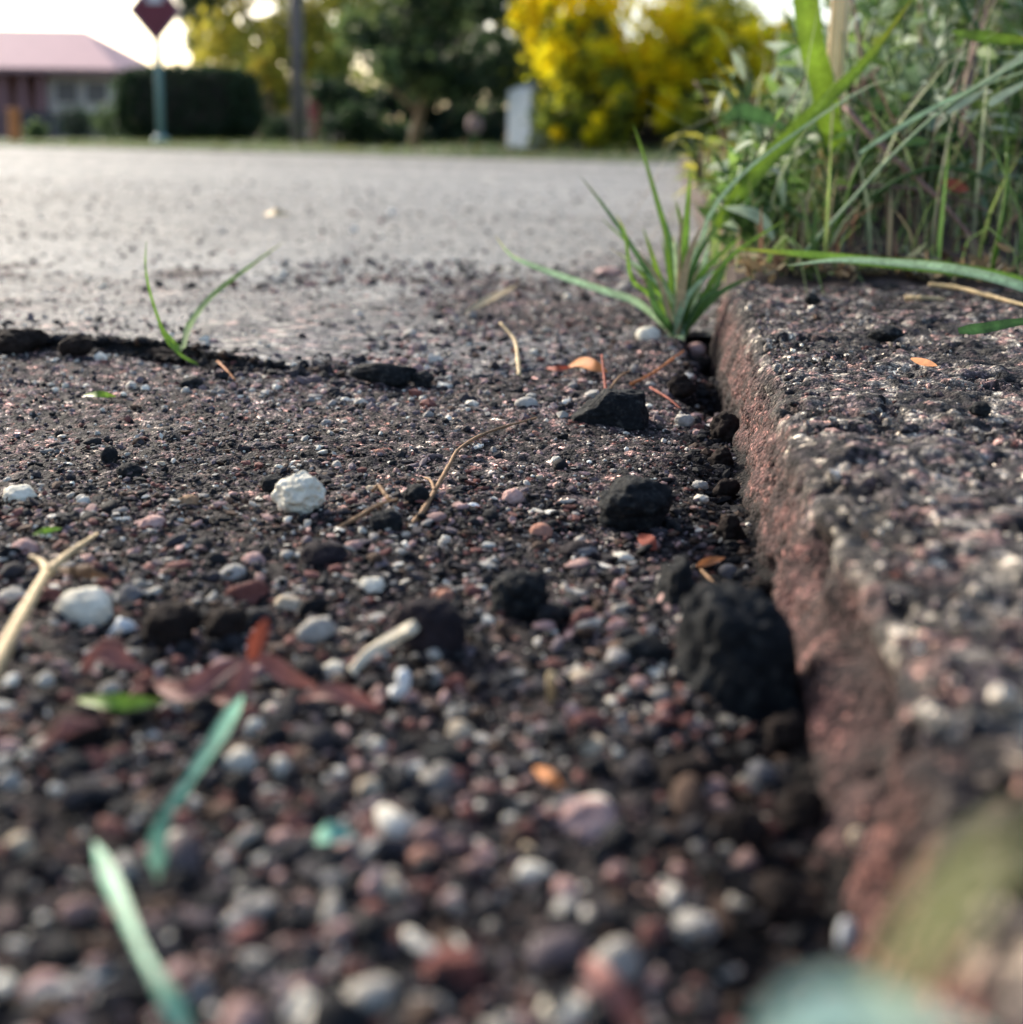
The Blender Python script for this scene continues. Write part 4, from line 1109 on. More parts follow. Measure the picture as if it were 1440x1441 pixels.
for k, (lb, seq, wp) in enumerate((
        ('brown leaning stem crossing the dark gap in the weeds', [(1190, 150, .92), (1235, 200, .9), (1290, 250, .88), (1340, 300, .86), (1400, 380, .84)], 9),
        ('arching grey-green stem over the dark gap', [(1210, 290, .9), (1270, 250, .88), (1330, 236, .87), (1400, 256, .86), (1470, 300, .85)], 8),
        ('pinkish stem near the bottom of the dark gap', [(1180, 265, .9), (1250, 262, .9), (1330, 275, .89), (1400, 300, .88)], 6),
        ('reddish brown stem rising to the upper right corner', [(1355, 210, 1.0), (1362, 120, 1.0), (1372, 70, 1.0), (1392, 10, 1.0), (1410, -50, 1.0)], 14),
        ('olive stem crossing the reddish brown stem', [(1340, -20, .95), (1365, 25, .95), (1390, 60, .95), (1410, 90, .95)], 9),
        ('slender grey stem bending left over the kerb end', [(1160, 340, .88), (1120, 300, .9), (1075, 285, .92), (1040, 300, .94)], 8))):
    make_twig('weed_stalk', lb, 'stem', ppts(seq), wp, 'stem' if k in (0, 2, 3) else 'blade_dark', knots=0.05)
for lb, seq, wp, mt in (
        ('curled pale dead leaf left of the weeds', [(1020, 292, .86), (1050, 298, .86), (1075, 312, .86), (1090, 340, .86)], 18, 'silver'),
        ('white hanging bud leaf in the weeds', [(1097, 246, .9), (1100, 262, .9), (1103, 290, .9)], 12, 'silver'),
        ('white petal scrap in the weeds under the broad blade', [(1092, 132, 1.0), (1112, 126, 1.0), (1132, 134, 1.0)], 16, 'silver'),
        ('broad dark green leaf left of the broad blade', [(1105, 180, .98), (1070, 165, .98), (1040, 158, .98), (1018, 172, .98)], 26, 'blade_dark'),
        ('pale upright leaf at the left of the weeds', [(1048, 112, 1.05), (1040, 90, 1.05), (1030, 70, 1.05)], 13, 'silver'),
        ('brown dead leaf in the dark gap', [(1325, 255, .9), (1345, 262, .9), (1365, 268, .9)], 18, 'red_leaf')):
    hero('weed_leaf', lb, 'leaf', seq, wp, mt, 'leaf')

# whole weed plants: stems with large leaves
LEAF_COL = {'green': [(0.11, 0.20, 0.05), (0.18, 0.28, 0.07), (0.07, 0.14, 0.04)], 'silver': [(0.28, 0.36, 0.25), (0.40, 0.46, 0.36), (0.18, 0.26, 0.16)], 'yellow': [(0.30, 0.36, 0.05), (0.24, 0.32, 0.05), (0.40, 0.38, 0.07)]}
def unit_leaf(kind):
    ln, wd_ = (1.0, 0.34) if kind != 'silver' else (1.0, 0.24)
    n = 7
    V = []
    for i in range(n):
        u = i / (n - 1)
        hw = 0.5 * wd_ * math.sin(math.pi * (0.03 + 0.95 * u)) ** 0.8
        zc = -0.22 * u * u
        V += [(-hw, u * ln, zc + 0.3 * hw), (0, u * ln, zc), (hw, u * ln, zc + 0.3 * hw)]
    F = []
    for i in range(n - 1):
        a = 3 * i
        F += [(a, a + 1, a + 4, a + 3), (a + 1, a + 2, a + 5, a + 4)]
    return np.array(V, float), np.array(F)
leaf_mesh = {}
for kd, cl_ in LEAF_COL.items():
    V, F = unit_leaf(kd)
    leaf_mesh[kd] = [mesh('leaf_' + kd, V, F, MAT['weed_leaf'], col=np.tile(c, (len(V), 1))) for c in cl_]
def weed_plant(px, d, h_px, spread, n_stem, n_leaf, kind, label, seed, lpx=(28, 48), base_py=None):
    r = np.random.default_rng(seed)
    b = at(px, 300, d)
    b[2] = bank_z(b[0], b[1])
    m = d / FPX
    t = empty('weed_plant', b)
    tag(t, label, 'weed', 'weeds on the bank behind the kerb')
    for s_ in range(n_stem):
        hh = h_px * m * r.uniform(0.65, 1.0)
        dx, dy = r.normal(0, spread * m, 2)
        pts = curve([b, b + [dx * .25, dy * .25, hh * .4], b + [dx * .6, dy * .6, hh * .75], b + [dx, dy, hh]], 12)
        MB().tube(pts, np.linspace(3.2, 1.4, 12) * m, 6).build('stem', MAT['stem'] if r.random() < .35 else MAT['blade_dark'], t, smooth=True)
        for q in range(n_leaf):
            u = r.uniform(0.12, 1.0)
            p = pts[min(11, int(u * 11.99))]
            o = link('leaf', leaf_mesh[kind][int(r.integers(0, 3))], None)
            sc = r.uniform(*lpx) * m
            o.scale = (sc, sc, sc)
            o.rotation_euler = (r.normal(0.35, 0.5), r.normal(0, 0.4), r.uniform(0, 6.283))
            o.parent = t
            o.location = [float(v) for v in (p - b)]
weeds = [(1060, 1.15, 190, 60, 4, 9, 'green', 'leafy green weed at the left end of the bank'), (1110, 1.05, 235, 60, 4, 9, 'silver', 'silvery weed behind the white petal scrap'),
         (1170, 1.25, 330, 70, 4, 9, 'green', 'green weed behind the broad upright blade'), (1230, 1.10, 430, 70, 5, 9, 'silver', 'tall silvery weed right of the wooden stake'),
         (1290, 1.3, 480, 80, 5, 10, 'silver', 'tall grey-green weed behind the silvery one'), (1340, 1.05, 430, 80, 5, 10, 'silver', 'grey-leaved weed left of the reddish stem'),
         (1400, 1.2, 480, 80, 5, 10, 'green', 'bushy green weed below the upper right corner'), (1450, 1.0, 430, 80, 5, 10, 'silver', 'pale weed cut by the right edge'),
         (1030, 1.35, 150, 50, 4, 8, 'yellow', 'low yellow-green weed in front of the yellow bush'), (1080, 1.5, 200, 60, 4, 8, 'yellow', 'yellow-green weed left of the silvery weed'),
         (1190, 0.93, 190, 60, 4, 8, 'green', 'low green weed in front under the slanting blade'), (1280, 0.98, 260, 70, 4, 8, 'green', 'mid-height green weed behind the dark gap'),
         (1390, 0.92, 300, 70, 4, 8, 'silver', 'mid-height grey weed beside the seed stalk'), (1100, 0.95, 160, 50, 4, 8, 'green', 'low green weed behind the wide lying blade'),
         (985, 1.25, 80, 40, 3, 7, 'yellow', 'tiny weed at the road side of the bank'), (1520, 1.15, 460, 80, 5, 9, 'green', 'green weed just past the right edge')]
for i, wv in enumerate(weeds):
    weed_plant(*wv, seed=500 + i)

# low mat of leaves, stems and dead grass that nobody could count
def blades_stuff(name, n, area, seed, hgt, wid_, cols, mat, lean=0.8):
    r = np.random.default_rng(seed)
    (xa, xb), (ya, yb) = area
    x = xa + (xb - xa) * r.random(n)
    y = ya + (yb - ya) * r.random(n) ** 1.3
    k = sstep(0, 0.05, x - X0)
    z = K - 0.008 + 0.012 * sstep(0, 0.1, x - X0) + 0.05 * sstep(0.0, 0.5, y - Y_END)
    a = r.uniform(0, 6.283, n)
    L_ = r.uniform(*hgt, n)
    le = np.abs(r.normal(0, lean, n)).clip(0, 1.4)
    hw = r.uniform(*wid_, n) * 0.5
    dirx, diry = np.cos(a), np.sin(a)
    segs = 4
    V = np.zeros((n, (segs + 1) * 2, 3))
    for s_ in range(segs + 1):
        u = s_ / segs
        an = le * u * 1.2
        px_ = x + dirx * L_ * u * np.sin(an)
        py_ = y + diry * L_ * u * np.sin(an)
        pz_ = z + L_ * u * np.cos(an)
        ww = hw * (1 - u ** 2) + 1e-5
        V[:, 2 * s_, 0] = px_ - diry * ww; V[:, 2 * s_, 1] = py_ + dirx * ww; V[:, 2 * s_, 2] = pz_
        V[:, 2 * s_ + 1, 0] = px_ + diry * ww; V[:, 2 * s_ + 1, 1] = py_ - dirx * ww; V[:, 2 * s_ + 1, 2] = pz_
    f1 = np.array([(2 * s_, 2 * s_ + 1, 2 * s_ + 3, 2 * s_ + 2) for s_ in range(segs)])
    nv = (segs + 1) * 2
    F = (f1[None] + (np.arange(n) * nv)[:, None, None]).reshape(-1, 4)
    c = np.array(cols)[r.integers(0, len(cols), n)] * r.uniform(0.7, 1.3, n)[:, None]
    C_ = np.repeat(c[:, None], nv, 1).reshape(-1, 3)
    return tag(obj(name, V.reshape(-1, 3), F, mat, col=C_), kind='stuff')
GC = [(0.10, 0.18, 0.05), (0.14, 0.23, 0.06), (0.20, 0.26, 0.08), (0.30, 0.36, 0.22), (0.20, 0.12, 0.08), (0.34, 0.28, 0.17)]
blades_stuff('grass_undergrowth', 950, ((X0 + 0.02, X0 + 0.75), (Y_END + 0.03, Y_END + 1.0)), 31, (0.03, 0.11), (0.0015, 0.005), GC, MAT['weed_leaf'], 1.2)
blades_stuff('tall_weeds', 420, ((X0 + 0.16, X0 + 1.1), (Y_END + 0.22, Y_END + 1.3)), 32, (0.09, 0.26), (0.002, 0.006), GC, MAT['weed_leaf'], 1.1)
PG = [(0.30, 0.38, 0.16), (0.22, 0.34, 0.10), (0.42, 0.46, 0.30), (0.38, 0.34, 0.20)]
blades_stuff('arching_grass', 260, ((X0 + 0.03, X0 + 0.6), (Y_END + 0.06, Y_END + 0.6)), 34, (0.09, 0.22), (0.0010, 0.0028), PG, MAT['weed_leaf'], 1.4)
TG = [(0.20, 0.12, 0.09), (0.16, 0.10, 0.08), (0.34, 0.40, 0.22), (0.12, 0.16, 0.06), (0.40, 0.36, 0.24)]
blades_stuff('tangled_stems', 240, ((X0 + 0.06, X0 + 0.7), (Y_END + 0.10, Y_END + 0.6)), 35, (0.14, 0.34), (0.0010, 0.0022), TG, MAT['weed_leaf'], 1.9)
blades_stuff('kerb_side_grass', 420, ((X0 + 0.0, X0 + 0.10), (Y_END + 0.05, Y_END + 0.9)), 33, (0.02, 0.075), (0.0015, 0.004), GC, MAT['weed_leaf'])
def leaf_mass(name, centres, radii, n, lsize, cols, seed):
    r = np.random.default_rng(seed)
    centres, radii = np.asarray(centres), np.asarray(radii)
    k = r.integers(0, len(centres), n)
    p = centres[k] + r.normal(size=(n, 3)) * radii[k][:, None] * 0.55
    p[:, 2] = np.maximum(p[:, 2], K + 0.01)
    keep = p[:, 0] > X0 + 0.005
    p, k = p[keep], k[keep]
    n = len(p)
    a = r.normal(size=(n, 3)); a[:, 2] = a[:, 2] * 0.6 + 0.25
    a /= np.linalg.norm(a, axis=1)[:, None]
    b = np.cross(a, r.normal(size=(n, 3)))
    b /= np.linalg.norm(b, axis=1)[:, None]
    c = np.cross(a, b)
    L_ = (lsize * r.lognormal(0, 0.3, n))[:, None]
    W = L_ * r.uniform(0.12, 0.24, n)[:, None]
    V = np.stack([p, p + a * L_ * .35 + b * W + c * L_ * .04, p + a * L_ * .4 - c * L_ * .05, p + a * L_ * .35 - b * W + c * L_ * .04, p + a * L_ - c * L_ * .18, p + a * L_ * .72 + b * W * .7, p + a * L_ * .72 - b * W * .7], 1)
    f1 = np.array([(0, 1, 2), (0, 2, 3), (1, 5, 2), (3, 2, 6), (2, 5, 4), (2, 4, 6)])
    F = (f1[None] + (np.arange(n) * 7)[:, None, None]).reshape(-1, 3)
    cc = np.array(cols)[(k * 7919 % len(cols))]
    cc = np.where((r.random(n) < 0.6)[:, None], cc, np.array(cols)[r.integers(0, len(cols), n)]) * r.uniform(0.7, 1.3, n)[:, None]
    return tag(obj(name, V.reshape(-1, 3), F, MAT['weed_leaf'], col=np.clip(np.repeat(cc[:, None], 7, 1).reshape(-1, 3), 0, 0.8)), kind='stuff')
def weed_clumps(n, seed, pxr, pyr, dr, rr):
    r = np.random.default_rng(seed)
    c, q = [], []
    while len(c) < n:
        px, py, d = r.uniform(*pxr), r.uniform(*pyr), r.uniform(*dr)
        if py < 290 - (px - 960) * 1.15:                      # the weeds rise to the right
            continue
        c.append(at(px, py, d)); q.append(r.uniform(*rr) * d / FPX)
    return c, q
WG = LEAF_COL['green'] + [(0.10, 0.17, 0.05), (0.16, 0.24, 0.08)]
WS = LEAF_COL['silver'] + [(0.10, 0.16, 0.09)]
WY = LEAF_COL['yellow'] + [(0.12, 0.19, 0.04)]
leaf_mass('weed_foliage', *weed_clumps(40, 601, (1010, 1480), (-30, 210), (1.05, 1.5), (28, 50)), 2300, 0.022, WS + WG, 611)
leaf_mass('weed_foliage', *weed_clumps(34, 602, (1000, 1480), (-60, 240), (1.5, 2.3), (40, 70)), 2600, 0.034, WY + WG + WS[:1], 612)
leaf_mass('weed_foliage', *weed_clumps(16, 603, (985, 1200), (200, 340), (0.85, 1.15), (22, 40)), 800, 0.017, WG + WS[:2], 613)
leaf_mass('weed_foliage', *weed_clumps(14, 604, (1130, 1480), (200, 300), (0.98, 1.2), (22, 36)), 420, 0.016, WG + WS[:1], 614)
leaf_mass('low_foliage', *weed_clumps(26, 605, (1090, 1500), (190, 330), (1.05, 1.35), (26, 42)), 1500, 0.020, [(0.035, 0.065, 0.022), (0.05, 0.09, 0.03), (0.08, 0.13, 0.04), (0.03, 0.05, 0.02)], 616)  # dark leaf colours paint in the shade low among the weeds
leaf_mass('leaf_litter', [(X0 + 0.03 + 0.012 * i, Y_END + 0.015 + 0.012 * (i % 4), K + 0.002) for i in range(24)], [0.016] * 24, 520, 0.012, [(0.25, 0.18, 0.10), (0.12, 0.07, 0.045), (0.10, 0.14, 0.05), (0.30, 0.26, 0.18)], 615)
# stake in the weeds
b = at(1172, 100, 0.99)
b[2] = bank_z(b[0], b[1])
stk = MB()
t_ = at(1187, -40, 0.99)
stk.tube(np.array([b - [0, 0, .02], (b + t_) / 2, t_]), [0.0098, 0.0096, 0.0092], 4)
tag(stk.build('wooden_stake', MAT['stake'], bevel=0.002), 'sunlit pale wooden stake standing in the weeds', 'stake')
# very near leaves out of focus on the near kerb
nl = empty('near_leaf', at(1330, 1290, .06))
tag(nl, 'yellow-green leaf far out of focus on the near kerb', 'leaf')
make_blade('leaf_blade', None, None, ppts([(1240, 1420, .062), (1300, 1330, .061), (1360, 1240, .060), (1450, 1150, .058)]), 62, 'near_yellow', 'leaf', nl, fold=0.2)
make_blade('near_leaf', 'blue-green leaf far out of focus on the bottom edge', 'leaf', ppts([(1060, 1500, .072), (1130, 1440, .070), (1220, 1430, .070), (1400, 1480, .072)]), 80, 'near_mint', 'leaf', fold=0.2)

# ------------------------------------------------------------------ far side of the road
E0, E1 = gp(100, 208.5)[:2], gp(860, 228)[:2]                 # edge of the road as seen
ed = (E1 - E0) / np.linalg.norm(E1 - E0)
en = np.array([-ed[1], ed[0]])
if en[1] < 0:
    en = -en
prof_v = [(0, -0.03), (0.05, 0.03), (0.6, 0.07), (2.0, 0.13), (6, 0.20), (15, 0.28), (60, 0.35), (400, 0.5)]
sv_ = np.linspace(-160, 160, 60)
V = []
for t_, z_ in prof_v:
    for s_ in sv_:
        q = E0 + ed * s_ + en * t_
        V.append((q[0], q[1], z_))
tag(obj('grass_verge', V, grid_faces(len(prof_v), len(sv_)), MAT['grass_ground']), kind='structure')
def vz(p):
    t_ = float(np.dot(np.asarray(p[:2]) - E0, en))
    return float(np.interp(t_, [a for a, _ in prof_v], [b for _, b in prof_v]))
def base(px, d):                                              # foot of something d metres away
    p = at(px, 205, d)
    p[2] = vz(p)
    return p
def zpix(py, d, px=720):                                      # world height seen at row py
    return at(px, py, d)[2]
# short verge grass
r = np.random.default_rng(41)
n = 5000
s_ = r.uniform(-14, 16, n)
t_ = 0.05 + 5 * r.random(n) ** 1.6
q = E0[None] + ed[None] * (s_[:, None] + 8) + en[None] * t_[:, None]
zz_ = np.interp(t_, [a for a, _ in prof_v], [b for _, b in prof_v])
L_ = r.uniform(0.04, 0.12, n)
a = r.uniform(0, 6.283, n)
V = np.zeros((n, 3, 3))
V[:, 0] = np.stack([q[:, 0] - 0.012 * np.cos(a), q[:, 1] - 0.012 * np.sin(a), zz_ - 0.01], 1)
V[:, 1] = np.stack([q[:, 0] + 0.012 * np.cos(a), q[:, 1] + 0.012 * np.sin(a), zz_ - 0.01], 1)
V[:, 2] = np.stack([q[:, 0] + 0.03 * np.sin(a), q[:, 1] - 0.03 * np.cos(a), zz_ + L_], 1)
tag(obj('verge_grass', V.reshape(-1, 3), np.arange(3 * n).reshape(-1, 3), MAT['foliage'], col=np.repeat((np.array([(0.06, 0.11, 0.03), (0.10, 0.15, 0.04), (0.14, 0.13, 0.05)])[r.integers(0, 3, n)])[:, None], 3, 1).reshape(-1, 3)), kind='stuff')

def leaves(name, centres, radii, n, size, cols, seed, parent, shell=0.55, box=False, mat='foliage'):
    """Leaf quads clustered round clump centres."""
    r = np.random.default_rng(seed)
    centres, radii = np.asarray(centres, float), np.asarray(radii, float)
    k = r.integers(0, len(centres), n)
    if box:
        dv = r.uniform(-1, 1, (n, 3))
        ax = r.integers(0, 3, n)
        m = r.random(n) < 0.75
        dv[np.arange(n)[m], ax[m]] = np.sign(dv[np.arange(n)[m], ax[m]]) * r.uniform(0.9, 1.02, m.sum())
        dv = dv / np.maximum(1, ((np.abs(dv) ** 3.5).sum(1) ** (1 / 3.5)))[:, None]
        dv[:, :2] *= (1 - 0.10 * np.clip(-dv[:, 2], 0, 1) ** 2)[:, None]
        dv *= 1 + 0.07 * fbm(dv + 3, 0.5, 3, seed)[:, None] + 0.05 * np.abs(r.normal(size=(n, 1)))
    else:
        dv = r.normal(size=(n, 3))
        dv /= np.linalg.norm(dv, axis=1)[:, None]
        dv *= (shell + (1 - shell) * r.random(n))[:, None] * (1 + 0.26 * r.normal(size=n))[:, None]
    p = centres[k] + dv * radii[k]
    a, b = r.normal(size=(n, 3)), r.normal(size=(n, 3))
    a /= np.linalg.norm(a, axis=1)[:, None]
    b = np.cross(a, b)
    b /= np.linalg.norm(b, axis=1)[:, None]
    s_ = size * r.uniform(0.6, 1.3, n)[:, None]
    V = np.stack([p - a * s_, p - b * s_ * .5, p + a * s_, p + b * s_ * .5], 1)
    clump = np.array(cols)[r.integers(0, len(cols), len(centres))]
    c = np.where((r.random(n) < 0.65)[:, None], clump[k], np.array(cols)[r.integers(0, len(cols), n)]) * r.uniform(0.75, 1.25, n)[:, None]
    C_ = np.repeat(c[:, None], 4, 1).reshape(-1, 3)
    return obj(name, V.reshape(-1, 3), np.arange(4 * n).reshape(-1, 4), MAT[mat], parent, smooth=False, col=np.clip(C_, 0, 0.95))
def px_clumps(specs, d, dep):                                 # (px, py, r px) -> centres and radii at distance d with depth spread
    r = np.random.default_rng(len(specs) * 7 + int(d * 10))
    c, ra = [], []
    for px, py, rp in specs:
        dd_ = d + r.uniform(-dep, dep)
        c.append(at(px, py, dd_))
        ra.append([rp * dd_ / FPX] * 3)
    return c, ra
def rand_clumps(n, x0, x1, y0, y1, r0_, r1_, seed):
    r = np.random.default_rng(seed)
    return [(r.uniform(x0, x1), r.uniform(y0, y1), r.uniform(r0_, r1_)) for _ in range(n)]
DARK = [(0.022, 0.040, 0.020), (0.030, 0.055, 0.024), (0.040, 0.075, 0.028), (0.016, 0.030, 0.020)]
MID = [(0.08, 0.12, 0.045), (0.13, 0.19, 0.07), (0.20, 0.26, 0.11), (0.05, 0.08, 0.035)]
YEL = [(0.94, 0.74, 0.012), (0.95, 0.80, 0.03), (0.92, 0.69, 0.01)]
YGR = [(0.52, 0.46, 0.06), (0.66, 0.52, 0.08), (0.30, 0.32, 0.06), (0.18, 0.21, 0.05)]
OLV = [(0.30, 0.33, 0.03), (0.48, 0.46, 0.03), (0.17, 0.21, 0.03)]

# sign
SD = 24.0
b = base(227, SD)
sg = empty('street_sign', b)
tag(sg, 'red diamond road sign with pale emblem on a grey-green post', 'road sign')
zt = zpix(62, SD, 227)
zc = zpix(19, SD, 227)
hw = 38 * SD / FPX
MB().tube(np.array([b, [b[0], b[1], zc + hw * .8]]), 0.075, 10).build('post', MAT['post_green'], sg, smooth=True)
MB().tube(np.array([b - [0, 0, .03], b + [0, 0, .10], b + [0, 0, .16]]), [0.2, 0.15, 0.085], 12).build('concrete_footing', MAT['post_green'], sg)
ctr = np.array([b[0], b[1], zc]) - np.array([cF[0], cF[1], 0]) * 0.11
hz = 45 * SD / FPX
def diamond(s1, dep, thick):
    o_ = ctr - np.array([cF[0], cF[1], 0]) * dep
    f_ = np.array([cF[0], cF[1], 0]) * thick
    pts = [o_ + r0 * hw * s1, o_ + [0, 0, hz * s1], o_ - r0 * hw * s1, o_ - [0, 0, hz * s1]]
    Vv = np.array(pts + [p_ + f_ for p_ in pts])
    return MB().add(Vv, [(0, 1, 2, 3), (7, 6, 5, 4)] + [(i, (i + 1) % 4, (i + 1) % 4 + 4, i + 4)[::-1] for i in range(4)])
diamond(1.0, 0.0, 0.012).build('border', MAT['sign_rim'], sg)
diamond(0.88, 0.012, 0.008).build('panel', MAT['sign_red'], sg)
o_ = ctr + np.array([0, 0, hz * 0.38]) - np.array([cF[0], cF[1], 0]) * 0.024
MB().box(o_, (hw * 0.56, 0.008, hz * 0.34), np.stack([r0, np.array([cF[0], cF[1], 0]) / np.linalg.norm(cF[:2]), [0, 0, 1]], 1)).build('emblem', MAT['sign_white'], sg, bevel=0.05)

# clipped hedge behind the sign
b = base(268, 27.5)
hd = empty('clipped_hedge', b)
tag(hd, 'dark clipped hedge block behind the sign post', 'hedge')
zt = zpix(97, 27.5, 268)
hw = 96 * 27.5 / FPX
hc = [b + [0, 0, (zt - b[2]) / 2]]
MB().box(hc[0], (hw * 1.75, 1.15, (zt - b[2]) * 0.9)).build('branches', MAT['bark_dark'], hd, bevel=0.5)
leaves('foliage', hc, [[hw, 0.75, (zt - b[2]) / 2]], 9000, 0.07, DARK, 51, hd, box=True)

# house at the left
HDs = 46.0
hb = base(60, HDs)
hs = empty('house', hb)
tag(hs, 'house with pink hipped roof and dark carport at the left', 'house')
X = np.array([math.cos(YAW), math.sin(YAW), 0]); Yd = np.array([-math.sin(YAW), math.cos(YAW), 0]); Zd = np.array([0, 0, 1.0])
RM = np.stack([X, Yd, Zd], 1)
mH = HDs / FPX
ze, zr = zpix(98, HDs, 60), zpix(30, HDs, 60)
def hx(px):
    return (px - 60) * mH
def hp(px, dy, z):
    return hb + X * hx(px) + Yd * dy + Zd * (z - hb[2])
xL, xR = -260, 178
MB().box(hp((68 + 172) / 2, 4.0, (ze + hb[2]) / 2), ((172 - 68) * mH, 7.6, ze - hb[2]), RM).build('wall', MAT['house_wall'], hs)
MB().box(hp((xL + 66) / 2 - 2, 4.5, (ze + hb[2]) / 2), ((66 - xL) * mH - .1, 6.4, ze - hb[2] - .02), RM).build('carport_wall', MAT['house_dark'], hs)
rv = [hp(xL - 8, -0.7, ze), hp(xR, -0.7, ze), hp(xR, 8.6, ze), hp(xL - 8, 8.6, ze), hp(xL + 90, 4, zr), hp(76, 4, zr)]
MB().add(rv, [(0, 1, 5, 4), (1, 2, 5), (2, 3, 4, 5), (3, 0, 4), (3, 2, 1, 0)]).build('roof', MAT['roof'], hs)
MB().box(hp((xL + xR) / 2 - 4, -0.72, ze - 0.10), ((xR - xL + 6) * mH, 0.06, 0.2), RM).build('fascia', MAT['fascia'], hs)
for px in (12, 40, 66):
    MB().box(hp(px, -0.2, (ze + hb[2]) / 2 - .1), (0.22, 0.22, ze - hb[2] - .2), RM).build('pillar', MAT['house_dark'], hs)
for px in (96, 138):
    fr = MB().box(hp(px, 0.16, hb[2] + 1.75), (0.92, 0.10, 0.9), RM).build('window', MAT['house_wall'], hs)
    MB().box(hp(px, 0.10, hb[2] + 1.75), (0.78, 0.05, 0.76), RM).build('pane', MAT['window'], fr)
# fence in front of the house, board by board
fb = base(120, 40)
fn = empty('board_fence', fb)
tag(fn, 'grey board fence in front of the house', 'fence')
fh = zpix(158, 40, 120) - fb[2]
mF = 40 / FPX
bd = mesh('board', *(lambda mb_: (mb_.V[0], np.array(mb_.F)))(MB().box((0, 0, fh / 2), (0.19, 0.025, fh), RM)), MAT['fence'], smooth=False)
for i in range(21):
    o = link('board', bd)
    o.parent = fn
    o.location = [float(v) for v in X * ((i - 12) * 0.215) + Zd * (0.05 * math.sin(i * 2.3))]
for k in (0.3, 0.8):
    MB().box(fb + X * (-2 * 0.215) + Yd * 0.05 + Zd * fh * k, (21 * 0.215, 0.05, 0.09), RM).build('rail', MAT['fence'], fn)
b = base(22, 30)
MBo = MB().tube(np.array([b, [b[0], b[1], zpix(152, 30, 22)]]), 0.16, 10)
tag(MBo.build('marker_post', MAT['orange_post'], bevel=0.02), 'short orange post at the road side on the left', 'post')
# low shrubs by the fence
for i, (px, py, rp, d, lb) in enumerate(((108, 185, 24, 38, 'dark low shrub in front of the board fence'), (158, 190, 26, 36, 'green low shrub between fence and clipped hedge'), (52, 198, 13, 33, 'small green low plant right of the orange post'))):
    b = base(px, d)
    t = empty('shrub', b)
    tag(t, lb, 'shrub')
    MB().tube(np.array([b, b + [0, 0, .35]]), [0.05, 0.03], 6).build('stem', MAT['bark_dark'], t)
    leaves('foliage', [b + [0, 0, rp * d / FPX * .9]] * 2, [[rp * d / FPX] * 3] * 2, 1100, 0.06, [DARK, MID, MID][i], 55 + i, t)

# utility pole
b = base(420, 22.5)
up = empty('utility_pole', b)
tag(up, 'weathered grey utility pole rising out of the photo', 'utility pole')
MB().tube(np.array([b, b + [0, 0, 3.0], b + [0.02, 0, 7.5]]), [0.125, 0.12, 0.10], 12).build('shaft', MAT['pole'], up, smooth=True)
MB().box(b + [0, 0, 6.9], (1.8, 0.10, 0.12), RM).build('crossarm', MAT['pole'], up)
b = base(444, 25)
MBo = MB().box(b + [0, 0, (zpix(118, 25, 444) - b[2]) / 2], (0.22, 0.22, zpix(118, 25, 444) - b[2]), RM)
tag(MBo.build('gate_post', MAT['red_post'], bevel=0.02), 'red gate post just right of the utility pole', 'post')
# pale wall seen between hedge and pole
b = base(392, 36)
gw = empty('garden_wall', b)
tag(gw, 'pale pink wall between clipped hedge and utility pole', 'wall')
hh = zpix(118, 36, 392) - b[2]
MB().box(b + Zd * hh / 2, (110 * 36 / FPX, 0.25, hh), RM).build('wall', MAT['pink_wall'], gw)
MB().box(b + Zd * (hh + .04), (114 * 36 / FPX, 0.34, 0.08), RM).build('coping', MAT['white_wall'], gw)
b = base(392, 30)
t = empty('shrub', b)
tag(t, 'small dark shrub left of the utility pole foot', 'shrub')
MB().tube(np.array([b, b + [0, 0, .3]]), [0.05, 0.03], 6).build('stem', MAT['bark_dark'], t)
leaves('foliage', [b + [0, 0, .3]] * 2, [[.45, .45, .32]] * 2, 800, 0.06, DARK, 59, t)

def tree(name, label, d, trunk_px, trunk_r, limbs, clumps, dep, n, size, cols, seed, bark, group=None, shell=0.5):
    b = base(trunk_px[0][0], d)
    t = empty(name, b)
    tag(t, label, 'tree', group)
    p = [b - [0, 0, .05]] + [at(px, py, d) for px, py in trunk_px[1:]]
    mb = MB().tube(curve(p, 10), np.linspace(trunk_r, trunk_r * .7, 10), 9)
    for lm in limbs:
        q = [at(px, py, d + dz) for px, py, dz in lm]
        mb.tube(curve(q, 8), np.linspace(trunk_r * .6, trunk_r * .15, 8), 7)
    mb.build('trunk', MAT[bark], t, smooth=True)
    c, ra = px_clumps(clumps, d, dep)
    leaves('crown', c, ra, n, size, cols, seed, t, shell)
# dark tree in the middle
cl_ = rand_clumps(26, 500, 735, -160, 90, 26, 52, 61) + rand_clumps(9, 560, 730, 70, 130, 22, 34, 62) + [(545, 95, 26), (500, 40, 30)]
tree('tree', 'dark green tree with slim tan trunk in the middle', 17.0, [(581, 226), (584, 190), (592, 160), (600, 130)], 0.085,
     [[(592, 160, 0), (570, 140, .1), (545, 118, .2), (525, 95, .3)], [(600, 130, 0), (630, 90, -.3), (660, 40, -.3)], [(598, 140, 0), (590, 90, .3), (580, 30, .3)]], cl_, 1.0, 9000, 0.075, MID + DARK + [(0.12, 0.15, 0.06)], 63, 'bark')
